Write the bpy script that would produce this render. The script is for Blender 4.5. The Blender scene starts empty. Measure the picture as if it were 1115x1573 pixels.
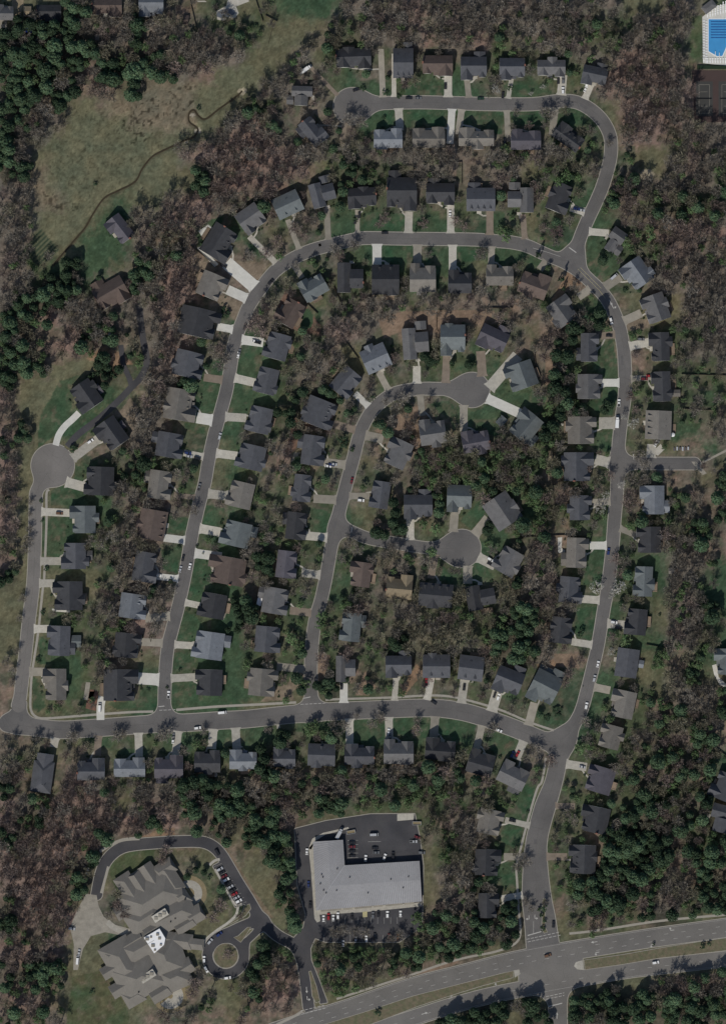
import bpy, math, random
import numpy as np
from mathutils import Vector

random.seed(11); rng = np.random.default_rng(11)
C = bpy.context.scene.collection
SC = bpy.context.scene
S = 0.45                                     # metres per map unit
def X(px): return (px - 557.5) * S
def Y(py): return (786.5 - py) * S
def P(p): return (X(p[0]), Y(p[1]))

# ------------------------------------------------------------------ camera
cam = bpy.data.objects.new("camera", bpy.data.cameras.new("camera")); C.objects.link(cam)
CH = 4000.0
cam.location = (0, 0, CH); cam.rotation_euler = (0, 0, 0)
cam.data.sensor_fit = 'VERTICAL'; cam.data.sensor_height = 24.0
cam.data.lens = 24.0 * CH / (1573 * S)
cam.data.clip_start = 10; cam.data.clip_end = 30000
SC.camera = cam
# ------------------------------------------------------------------ light
EL, AZ = math.radians(46), math.radians(201)          # sun in the south-south-west
w = bpy.data.worlds.new("World"); SC.world = w; w.use_nodes = True
wn = w.node_tree.nodes; bg = wn['Background']
sky = wn.new('ShaderNodeTexSky'); sky.sky_type = 'NISHITA'; sky.sun_disc = False
sky.sun_elevation = EL; sky.sun_rotation = AZ; sky.altitude = 100
w.node_tree.links.new(sky.outputs[0], bg.inputs[0]); bg.inputs[1].default_value = 0.08
sl = bpy.data.lights.new("sun", 'SUN'); sl.energy = 3.0; sl.angle = math.radians(0.5); sl.color = (1.0, 0.95, 0.87)
so = bpy.data.objects.new("sun", sl); C.objects.link(so)
sd = Vector((math.sin(AZ)*math.cos(EL), math.cos(AZ)*math.cos(EL), math.sin(EL)))
so.rotation_euler = sd.to_track_quat('Z', 'Y').to_euler(); so.location = sd * 500
SC.view_settings.view_transform = 'Standard'; SC.view_settings.look = 'None'
SC.view_settings.exposure = 0.0; SC.view_settings.gamma = 1.0

# ------------------------------------------------------------------ materials
def mat(name, col, rough=0.9, amt=0.25, scale=0.6, amt2=0.0, scale2=6.0, metal=0.0, spec=0.2, col2=None, attr=None, rnd=0.0, crack=False):
    m = bpy.data.materials.new(name); m.use_nodes = True
    nt = m.node_tree; N = nt.nodes; L = nt.links
    b = N['Principled BSDF']; b.inputs['Roughness'].default_value = rough; b.inputs['Metallic'].default_value = metal
    b.inputs['Specular IOR Level'].default_value = spec
    geo = N.new('ShaderNodeNewGeometry')
    def noise(sc, det=3.0):
        n = N.new('ShaderNodeTexNoise'); n.inputs['Scale'].default_value = sc; n.inputs['Detail'].default_value = det
        L.new(geo.outputs['Position'], n.inputs['Vector']); return n.outputs['Fac']
    def math_(op, a, bv):
        n = N.new('ShaderNodeMath'); n.operation = op
        for i, v in enumerate((a, bv)):
            if isinstance(v, (int, float)): n.inputs[i].default_value = v
            else: L.new(v, n.inputs[i])
        return n.outputs[0]
    if attr:
        a = N.new('ShaderNodeAttribute'); a.attribute_name = attr; colsock = a.outputs['Color']
    else:
        rgb = N.new('ShaderNodeRGB'); rgb.outputs[0].default_value = (*col, 1); colsock = rgb.outputs[0]
    if col2 is not None:
        mx = N.new('ShaderNodeMix'); mx.data_type = 'RGBA'
        f = math_('MULTIPLY', math_('SUBTRACT', noise(scale * 0.6), 0.35), 3.3)
        L.new(f, mx.inputs[0]); L.new(colsock, mx.inputs[6]); mx.inputs[7].default_value = (*col2, 1); colsock = mx.outputs[2]
        mx.clamp_factor = True
    fac = math_('ADD', math_('MULTIPLY', math_('SUBTRACT', noise(scale), 0.5), amt * 2.5), 1.0)
    if amt2: fac = math_('MULTIPLY', fac, math_('ADD', math_('MULTIPLY', math_('SUBTRACT', noise(scale2, 2.0), 0.5), amt2 * 2.5), 1.0))
    if crack:                                  # tar-sealed cracks and worn patches
        def vor(sc, feat):
            v = N.new('ShaderNodeTexVoronoi'); v.feature = feat; v.inputs['Scale'].default_value = sc; L.new(geo.outputs['Position'], v.inputs['Vector']); return v
        ed = vor(.14, 'DISTANCE_TO_EDGE'); c1 = math_('GREATER_THAN', ed.outputs['Distance'], .012)
        fac = math_('MULTIPLY', fac, math_('ADD', math_('MULTIPLY', c1, .12), .88))
        ce = vor(.045, 'F1'); sp = N.new('ShaderNodeSeparateColor'); L.new(ce.outputs['Color'], sp.inputs[0])
        fac = math_('MULTIPLY', fac, math_('ADD', math_('MULTIPLY', sp.outputs[0], .08), .96))
    if rnd:
        oi = N.new('ShaderNodeObjectInfo')
        fac = math_('MULTIPLY', fac, math_('ADD', math_('MULTIPLY', oi.outputs['Random'], rnd), 1.0 - rnd / 2))
    vm = N.new('ShaderNodeVectorMath'); vm.operation = 'SCALE'; L.new(colsock, vm.inputs[0]); L.new(fac, vm.inputs['Scale'])
    L.new(vm.outputs[0], b.inputs['Base Color'])
    return m

def foliage_mat(name, c1, c2, trans=0.3):
    """c1..c2 by the per-clump hue stored in the mesh; per-clump and per-tree value"""
    m = bpy.data.materials.new(name); m.use_nodes = True
    nt = m.node_tree; N = nt.nodes; L = nt.links
    b = N['Principled BSDF']; b.inputs['Roughness'].default_value = 0.85; b.inputs['Specular IOR Level'].default_value = 0.15
    a = N.new('ShaderNodeAttribute'); a.attribute_name = 'tc'
    sep = N.new('ShaderNodeSeparateColor'); L.new(a.outputs['Color'], sep.inputs[0])
    oi = N.new('ShaderNodeObjectInfo')
    def M(op, x, y):
        n = N.new('ShaderNodeMath'); n.operation = op
        for i, v in enumerate((x, y)):
            if isinstance(v, (int, float)): n.inputs[i].default_value = v
            else: L.new(v, n.inputs[i])
        return n.outputs[0]
    hue = M('FRACT', M('ADD', sep.outputs[1], M('MULTIPLY', oi.outputs['Random'], 0.73)), 0)
    mx = N.new('ShaderNodeMix'); mx.data_type = 'RGBA'; L.new(hue, mx.inputs[0])
    mx.inputs[6].default_value = (*c1, 1); mx.inputs[7].default_value = (*c2, 1)
    val = M('MULTIPLY', M('ADD', M('MULTIPLY', sep.outputs[0], 0.6), 0.68), M('ADD', M('MULTIPLY', oi.outputs['Random'], 0.5), 0.75))
    vm = N.new('ShaderNodeVectorMath'); vm.operation = 'SCALE'; L.new(mx.outputs[2], vm.inputs[0]); L.new(val, vm.inputs['Scale'])
    L.new(vm.outputs[0], b.inputs['Base Color'])
    if trans:                                  # thin leaves and twigs let some light through
        tr = N.new('ShaderNodeBsdfTranslucent'); L.new(vm.outputs[0], tr.inputs[0]); ms = N.new('ShaderNodeMixShader'); ms.inputs[0].default_value = trans
        L.new(b.outputs[0], ms.inputs[1]); L.new(tr.outputs[0], ms.inputs[2]); L.new(ms.outputs[0], N['Material Output'].inputs[0])
    return m

MAT = {}
MAT['ground'] = mat('ground_cover', (.1,.1,.1), .95, .22, .9, .22, 3.0, attr='col', spec=.05)
MAT['road'] = mat('weathered_asphalt', (.138,.131,.124), .9, .18, .07, .14, 1.4, col2=(.106,.102,.099), crack=True)
MAT['road_old'] = mat('pale_old_asphalt', (.180,.168,.155), .9, .14, .06, .12, 1.2, col2=(.145,.137,.128), crack=True)
MAT['arterial'] = mat('highway_asphalt', (.165,.156,.143), .9, .14, .05, .12, 1.4, col2=(.132,.126,.118), crack=True)
MAT['lot'] = mat('dark_asphalt', (.050,.050,.055), .9, .22, .10, .15, 1.2, col2=(.070,.068,.070))
MAT['kerb'] = mat('kerb_concrete', (.30,.28,.24), .9, .15, .5)
MAT['conc'] = mat('concrete', (.38,.36,.31), .9, .24, .35, .2, 1.6, rnd=.35)
MAT['conc_new'] = mat('new_concrete', (.51,.50,.455), .9, .14, .3, .12, 1.8, rnd=.2)
MAT['conc_old'] = mat('stained_concrete', (.255,.235,.195), .9, .24, .25, .12, 2.0, rnd=.3)
MAT['brown_drive'] = mat('leaf_covered_drive', (.20,.165,.13), .9, .25, .3, .15, 2.0)
MAT['gravel'] = mat('gravel_drive', (.27,.25,.21), .95, .3, .25, .25, 2.2)
MAT['paint'] = mat('road_paint', (.42,.41,.38), .8, .3, 1.2)
MAT['paint_y'] = mat('yellow_paint', (.40,.36,.20), .8, .3, 1.2)
MAT['trim'] = mat('white_trim', (.62,.61,.57), .7, .05, 1)
MAT['wall'] = mat('siding', (.42,.40,.35), .85, .08, 1, rnd=.6)
MAT['brick'] = mat('brick', (.24,.115,.085), .9, .2, 3)
MAT['wood'] = mat('deck_wood', (.22,.17,.125), .9, .2, 1.5, rnd=.5)
MAT['glass'] = mat('dark_glass', (.02,.022,.026), .15, .0, 1, spec=.5)
MAT['metal_roof'] = mat('pale_metal_roof', (.30,.298,.302), .6, .12, .06, .12, .7, spec=.3, col2=(.255,.252,.255))
MAT['white'] = mat('white_membrane', (.75,.75,.74), .8, .05, .5)
MAT['tyre'] = mat('tyre', (.02,.02,.02), .9)
MAT['black'] = mat('black_vent', (.03,.03,.032), .8)
MAT['water'] = mat('pool_water', (.06,.27,.54), .08, .12, .15, spec=.5)
MAT['lane'] = mat('lane_line_blue', (.02,.10,.28), .5)
MAT['stream'] = mat('muddy_water', (.045,.036,.022), .3, .2, .3)
MAT['bark'] = mat('bark', (.19,.165,.14), .95, .3, 1.5, rnd=.4)
MAT['fence'] = mat('weathered_fence', (.13,.105,.085), .9, .2, 1.2, rnd=.5)
MAT['court_red'] = mat('red_court_paint', (.066,.046,.042), .9, .12, .1)
MAT['court_dark'] = mat('grey_green_court_paint', (.052,.052,.049), .9, .12, .1)
MAT['tarp'] = mat('blue_tarp', (.02,.06,.42), .5, .15, .6)
MAT['cover'] = mat('pool_cover', (.10,.115,.14), .6, .15, .5)
MAT['sand'] = mat('pale_sand', (.36,.32,.25), .95, .2, .5)
ROOFC = [(.050,.051,.055), (.082,.085,.094), (.122,.121,.122), (.160,.149,.133), (.108,.084,.073),
         (.165,.178,.195), (.118,.132,.134), (.21,.172,.118), (.090,.085,.098)]
ROOFN = ['charcoal', 'slate', 'mid grey', 'tan grey', 'brown', 'pale grey', 'greenish grey', 'golden tan', 'dusky grey']
for i, c in enumerate(ROOFC):
    MAT['roof%d' % i] = mat('shingle_%d' % i, c, .9, .22, .30, .26, 2.2, rnd=.3, spec=.12)
CARC = {'white': (.72,.72,.70), 'silver': (.38,.39,.40), 'grey': (.13,.135,.14), 'black': (.018,.018,.02), 'red': (.28,.02,.025),
        'navy blue': (.02,.035,.12), 'brown': (.13,.07,.04), 'dark green': (.02,.05,.03), 'maroon': (.13,.02,.025)}
for k, c in CARC.items(): MAT['car_' + k] = mat('car_paint_' + k.replace(' ', '_'), c, .3, 0, 1, spec=.5)
MAT['pine'] = foliage_mat('pine_needles', (.082,.148,.086), (.118,.168,.090))
MAT['dark'] = foliage_mat('dark_evergreen_leaves', (.044,.078,.046), (.066,.098,.054))
MAT['leaf'] = foliage_mat('spring_leaves', (.105,.185,.076), (.145,.185,.098))
MAT['olive'] = foliage_mat('opening_buds', (.255,.245,.168), (.285,.262,.20))
MAT['twig_grey'] = foliage_mat('grey_twigs', (.312,.285,.246), (.352,.320,.272))
MAT['twig_red'] = foliage_mat('red_brown_twigs', (.350,.268,.240), (.325,.275,.242))
MAT['blossom'] = foliage_mat('white_blossom', (.50,.48,.44), (.34,.34,.29))
MAT['pink'] = foliage_mat('pink_buds', (.22,.14,.15), (.17,.12,.12))

# ------------------------------------------------------------------ object helpers
def link(name, me, m=None, parent=None):
    o = bpy.data.objects.new(name, me); C.objects.link(o)
    for x in ([m] if m and not isinstance(m, (list, tuple)) else (m or [])): me.materials.append(x)
    if parent: o.parent = parent
    return o
def tag(o, label=None, cat=None, group=None, kind=None):
    for k, v in (('label', label), ('category', cat), ('group', group), ('kind', kind)):
        if v: o[k] = v
    return o
def thing(name, loc, rz, label, cat, group=None):
    o = bpy.data.objects.new(name, None); C.objects.link(o); o.empty_display_size = .5
    o.location = loc; o.rotation_euler = (0, 0, rz)
    return tag(o, label, cat, group)
class MB:
    def __init__(s): s.v = []; s.f = []; s.m = []
    def add(s, vs, fs, mi=0):
        n = len(s.v); s.v += [tuple(v) for v in vs]; s.f += [tuple(i + n for i in f) for f in fs]; s.m += [mi] * len(fs)
    def box(s, x0, x1, y0, y1, z0, z1, mi=0, bottom=False):
        s.add([(x0,y0,z0),(x1,y0,z0),(x1,y1,z0),(x0,y1,z0),(x0,y0,z1),(x1,y0,z1),(x1,y1,z1),(x0,y1,z1)],
              [(4,5,6,7),(0,1,5,4),(1,2,6,5),(2,3,7,6),(3,0,4,7)] + ([(3,2,1,0)] if bottom else []), mi)
    def prism(s, pts, z0, z1, mi=0, mside=None):
        n = len(pts)
        a = sum(pts[i][0]*pts[(i+1)%n][1]-pts[(i+1)%n][0]*pts[i][1] for i in range(n))
        if a < 0: pts = pts[::-1]
        vs = [(p[0],p[1],z0) for p in pts] + [(p[0],p[1],z1) for p in pts]
        s.add(vs, [tuple(range(n, 2*n))], mi)
        s.add(vs, [(i,(i+1)%n,n+(i+1)%n,n+i) for i in range(n)], mi if mside is None else mside)
    def mesh(s, name):
        me = bpy.data.meshes.new(name); me.from_pydata(s.v, [], s.f)
        if any(s.m): me.polygons.foreach_set('material_index', s.m)
        me.update(); return me
    def obj(s, name, m, parent=None): return link(name, s.mesh(name), m, parent)

def strip(pts, hw, z, closed=False):
    """flat ribbon along a polyline in metres; hw a number or one per point"""
    n = len(pts); p = np.array(pts, float); mb = MB(); L_, R_ = [], []
    for i in range(n):
        a = p[(i-1) % n] if (i > 0 or closed) else p[i]; b = p[(i+1) % n] if (i < n-1 or closed) else p[i]
        d = (b-a)/max(1e-6, np.hypot(*(b-a))); nn = np.array((-d[1], d[0])); h = hw[i] if hasattr(hw, '__len__') else hw
        L_.append(p[i]+nn*h); R_.append(p[i]-nn*h)
    vs = [(q[0],q[1],z) for q in L_] + [(q[0],q[1],z) for q in R_]
    m = n if closed else n-1
    mb.add(vs, [(n+i, n+(i+1)%n, (i+1)%n, i) for i in range(m)])
    return mb
def smooth(pts, k=6):
    """Catmull-Rom through map points"""
    p = [np.array(q, float) for q in pts]; p = [2*p[0]-p[1]] + p + [2*p[-1]-p[-2]]; out = []
    for i in range(1, len(p)-2):
        for j in range(k):
            t = j/k; a, b, c, d = p[i-1:i+3]
            out.append(.5*(2*b+(c-a)*t+(2*a-5*b+4*c-d)*t*t+(3*b-a-3*c+d)*t**3))
    out.append(p[-2]); return out
# ------------------------------------------------------------------ roads as smooth distance fields
ST = 0.6; GX0, GY0 = -262.0, -366.0; GNX, GNY = 875, 1221
gx = GX0 + ST*np.arange(GNX); gy = GY0 + ST*np.arange(GNY)
def new_field(): return np.full((GNY, GNX), 60.0, np.float32)
def stamp_line(F, pts, r, pad=14):
    r = list(r) if hasattr(r, '__len__') else [r]*len(pts)
    for k in range(len(pts)-1):
        a, b = np.array(pts[k], float), np.array(pts[k+1], float); ra, rb = r[k], r[k+1]; m = max(ra, rb)+pad
        i0 = max(0, int((min(a[0],b[0])-m-GX0)/ST)); i1 = min(GNX, int((max(a[0],b[0])+m-GX0)/ST)+2)
        j0 = max(0, int((min(a[1],b[1])-m-GY0)/ST)); j1 = min(GNY, int((max(a[1],b[1])+m-GY0)/ST)+2)
        if i1 <= i0 or j1 <= j0: continue
        xx = gx[None, i0:i1]-a[0]; yy = gy[j0:j1, None]-a[1]; d = b-a; L2 = max(d @ d, 1e-9)
        t = np.clip((xx*d[0]+yy*d[1])/L2, 0, 1)
        dd = np.sqrt((xx-t*d[0])**2+(yy-t*d[1])**2)-(ra+(rb-ra)*t)
        F[j0:j1, i0:i1] = np.minimum(F[j0:j1, i0:i1], dd)
    return F
def stamp_poly(F, poly, pad=14):
    p = np.array(poly, float); m = pad
    i0 = max(0, int((p[:,0].min()-m-GX0)/ST)); i1 = min(GNX, int((p[:,0].max()+m-GX0)/ST)+2)
    j0 = max(0, int((p[:,1].min()-m-GY0)/ST)); j1 = min(GNY, int((p[:,1].max()+m-GY0)/ST)+2)
    xx = np.broadcast_to(gx[None, i0:i1], (j1-j0, i1-i0)); yy = np.broadcast_to(gy[j0:j1, None], (j1-j0, i1-i0))
    d = np.full(xx.shape, 1e9); ins = np.zeros(xx.shape, bool)
    for k in range(len(p)):
        a, b = p[k], p[(k+1) % len(p)]; e = b-a
        t = np.clip(((xx-a[0])*e[0]+(yy-a[1])*e[1])/max(e @ e, 1e-9), 0, 1)
        d = np.minimum(d, np.hypot(xx-a[0]-t*e[0], yy-a[1]-t*e[1]))
        c = ((a[1] > yy) != (b[1] > yy)); 
        with np.errstate(divide='ignore', invalid='ignore'): xi = (b[0]-a[0])*(yy-a[1])/(b[1]-a[1])+a[0]
        ins ^= c & (xx < xi)
    d = np.where(ins, -d, d); F[j0:j1, i0:i1] = np.minimum(F[j0:j1, i0:i1], d); return F
def smin(a, b, k):
    h = np.maximum(k-np.abs(a-b), 0)/k; return np.minimum(a, b)-h*h*k*.25
def at(F, x, y):
    i = np.clip((np.asarray(x)-GX0)/ST, 0, GNX-1.001); j = np.clip((np.asarray(y)-GY0)/ST, 0, GNY-1.001)
    ii = i.astype(int); jj = j.astype(int); u = i-ii; v = j-jj
    return (F[jj,ii]*(1-u)+F[jj,ii+1]*u)*(1-v)+(F[jj+1,ii]*(1-u)+F[jj+1,ii+1]*u)*v

ROADS = {
 'top': ([(537,163),(575,159),(640,157),(700,158.5),(760,160),(818,160),(854,155.5),(881,156),(902,165),(922,182),(934.5,203),(938,222),(936,247),(926,283),(915,310),(901,340),(890,367),(882,395)], 9.6),
 'second': ([(882,398),(863,400),(836,390),(810,378),(783,372),(756,370),(729,368),(667,367),(614,366.5),(569,365.6),(552,366.5),(525,372),(507,376.5),(481,383.5),(459,392.5),(436,406),(418,421),(397,448),(382,471),(372,495),(363,518),(358,539),(354,566),(347.6,601.5),(338,637),(329,670),(321,706),(315,741),(306,775),(294,828),(287,870),(280,905),(273,936),(265,966),(258,995),(254.5,1032),(253,1070),(253,1100)], 9.4),
 'east': ([(878,393),(884,409),(901,427),(919,444),(934,463),(945,486),(952,507),(957,534),(959,561),(959.5,597),(957.5,620),(953,650),(949,690),(948,721),(947,757),(943.5,794),(939.5,847),(933,901),(927,935),(918,990),(910,1025),(901,1061),(890,1097),(868,1133)], [9.6]*18+[9.4]*6),
 'entry': ([(868,1133),(858,1167),(849.5,1203),(837,1239),(827,1275),(823,1300),(822,1334),(824,1379),(829,1413),(833,1450)], [12,12.5,13,15.5,15.5,16,18.5,22,23.5,25]),
 'side': ([(950,711),(975,711.5),(1020,712),(1066,712)], 9.2),
 'bottom': ([(12,1111),(45,1116),(90,1121),(134,1119),(179,1116),(234,1112),(288,1110),(341,1106.5),(380,1104.5),(430,1099),(483,1094.5),(528,1092),(590,1089.5),(643,1087.5),(679,1088.5),(714,1094),(750,1104.5),(785,1117),(812,1128),(839,1138.5),(862,1140)], 13),
 'stub': ([(29,1106),(30.5,1090),(31.5,1081)], 10),
 'hook': ([(478,1090),(478,1061),(477.5,1026),(479.5,990),(484,954),(494,918),(502,880),(508.5,842),(516,806),(524.6,772),(533.5,738),(543,703),(552,668),(564.6,640.7),(579,622.8),(602,606),(625.6,599.5),(652,597),(679,597.5),(720,598.5)], 9.4),
 'short': ([(522,812),(536,815),(563,826),(590,831.5),(625,837),(661,842),(708,842.4)], 8.8),
}
OLD = {'west': ([(81,715),(58,752),(56,770),(55,790),(54,843),(51.5,897),(45,952),(39.5,1005),(35,1041),(32,1068),(29,1084)], [9.6,9.6,9.6,9.6,9.4,9.6,9.6,9.6,9.6,9.4,10.5])}
CIRC = [(541,163,28), (725,599,26.5), (709,842.4,29)]
F_res = new_field()
for pts, r in ROADS.values():
    sp = smooth(pts, 4)
    if hasattr(r, '__len__'): rr = np.interp(np.arange(len(sp))/4, np.arange(len(r)), r)
    else: rr = np.full(len(sp), r)
    F_res = smin(F_res, stamp_line(new_field(), [P(q) for q in sp], rr*S), 9.0)
for cx, cy, r in CIRC: F_res = smin(F_res, stamp_line(new_field(), [P((cx,cy)), P((cx+.1,cy))], r*S), 10.0)
F_old = new_field()
for pts, r in OLD.values():
    sp = smooth(pts, 4); rr = np.interp(np.arange(len(sp))/4, np.arange(len(r)), r)
    F_old = smin(F_old, stamp_line(new_field(), [P(q) for q in sp], rr*S), 6.0)
F_old = smin(F_old, stamp_line(new_field(), [P((81.5,715)), P((81.6,715))], 33*S), 5.0)
# the divided highway, its median gap and the road opposite
F_art = new_field()
nb = smooth([(420,1586),(480,1566),(530,1551),(633,1516),(712,1496),(790,1476),(890,1458),(998,1441),(1115,1425),(1170,1417)], 4)
sb = smooth([(500,1610),(560,1588),(640,1562),(700,1543),(760,1527.5),(833,1513.5),(905,1500.5),(960,1491),(1025,1483),(1115,1473),(1170,1467)], 4)
stamp_line(F_art, [P(q) for q in nb], 14.2*S); F_art = smin(F_art, stamp_line(new_field(), [P(q) for q in sb], 11.8*S), .5)
stamp_poly(F_art, [P(q) for q in [(796,1470),(893,1455),(896,1496),(797,1520)]])
F_art = smin(F_art, stamp_line(new_field(), [P((850,1508)), P((856,1540)), P((858,1600))], [15*S,14*S,13*S]), 12.0)
# care-home drive, its loop, its parking, the shop lot
F_lot = new_field()
DR = smooth([(149,1374),(154.6,1345),(164,1322),(182,1305),(205,1298),(251,1294),(285,1292.5),(308,1293),(324,1298),(338,1310),(352,1332),(366,1356),(383,1383),(401,1412),(425,1436),(452,1452),(464,1475),(470,1510),(474,1546)], 4)
stamp_line(F_lot, [P(q) for q in DR], 8.6*S)
ang = np.linspace(0, 2*math.pi, 40)
stamp_line(F_lot, [P((347+28*math.cos(a), 1468+28*math.sin(a))) for a in ang], 7.6*S)
F_lot = smin(F_lot, stamp_line(new_field(), [P(q) for q in [(327,1449),(345,1436),(368,1425),(392,1415),(404,1414)]], 8*S), 4.0)
F_lot = smin(F_lot, stamp_line(new_field(), [P(q) for q in [(374,1462),(380,1445),(398,1428)]], 5*S), 3.0)
stamp_poly(F_lot, [P(q) for q in [(327,1330),(340,1323),(380,1386),(362,1394)]])
stamp_poly(F_lot, [P(q) for q in [(453,1273),(500,1261),(569,1250.5),(637,1250),(645,1290),(650,1330),(648,1423),(613,1447),(500,1447),(484,1441),(477,1457),(478,1475),(490,1505),(503,1540),(492,1542),(482,1512),(468,1480),(455,1452),(452,1440),(466,1425),(470,1405),(457,1360)]])
F_kerbcut = np.minimum(np.minimum(F_res, F_old), np.minimum(F_art, F_lot))

def iso(F, z):
    ins = F < 0
    i4 = ins[:-1,:-1] & ins[:-1,1:] & ins[1:,1:] & ins[1:,:-1]
    any4 = ins[:-1,:-1] | ins[:-1,1:] | ins[1:,1:] | ins[1:,:-1]
    V = []; vid = {}; FA = []; segs = []
    def corner(i, j):
        k = (i, j, 0)
        if k not in vid: vid[k] = len(V); V.append((gx[i], gy[j], z))
        return vid[k]
    def cross(i, j, i2, j2):
        k = (min(i,i2), min(j,j2), 1 if i != i2 else 2)
        if k not in vid:
            a, b = F[j,i], F[j2,i2]; t = a/(a-b); vid[k] = len(V)
            V.append((gx[i]+(gx[i2]-gx[i])*t, gy[j]+(gy[j2]-gy[j])*t, z))
        return vid[k]
    # interior: merge runs of full cells per row
    for j in range(i4.shape[0]):
        row = np.flatnonzero(i4[j])
        for i in row: FA.append((corner(i,j), corner(i+1,j), corner(i+1,j+1), corner(i,j+1)))
    for j, i in zip(*np.nonzero(any4 & ~i4)):
        cs = [(i,j),(i+1,j),(i+1,j+1),(i,j+1)]; poly = []; cr = []
        for k in range(4):
            a, b = cs[k], cs[(k+1)%4]; ia, ib = ins[a[1],a[0]], ins[b[1],b[0]]
            if ia: poly.append(corner(*a))
            if ia != ib: c = cross(*a, *b); poly.append(c); cr.append(c)
        if len(poly) >= 3: FA.append(tuple(poly))
        if len(cr) == 2: segs.append((V[cr[0]], V[cr[1]]))
    return V, FA, segs
KERB = MB()
def pave(name, F, z, m, others, drives=None, inward=False, kw=.55):
    V, FA, segs = iso(F, z); me = bpy.data.meshes.new(name); me.from_pydata(V, [], FA); me.update()
    o = link(name, me, m); tag(o, kind='structure')
    for a, b in segs:
        mx, my = (a[0]+b[0])/2, (a[1]+b[1])/2
        if any(at(G, mx, my) < .25 for G in others): continue
        if drives is not None and at(drives, mx, my) < 0: continue
        q = []
        for p in (a, b):
            e = .7; nx = float(at(F, p[0]+e, p[1])-at(F, p[0]-e, p[1])); ny = float(at(F, p[0], p[1]+e)-at(F, p[0], p[1]-e))
            l = max(1e-6, math.hypot(nx, ny)); q.append((p[0]+nx/l*kw, p[1]+ny/l*kw))
        h = .13
        KERB.add([(a[0],a[1],h),(b[0],b[1],h),(*q[1],h),(*q[0],h),(a[0],a[1],.03),(b[0],b[1],.03),(*q[1],-.02),(*q[0],-.02)],
                 [(0,1,2,3),(4,5,1,0),(6,7,3,2)])
    return o
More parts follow.
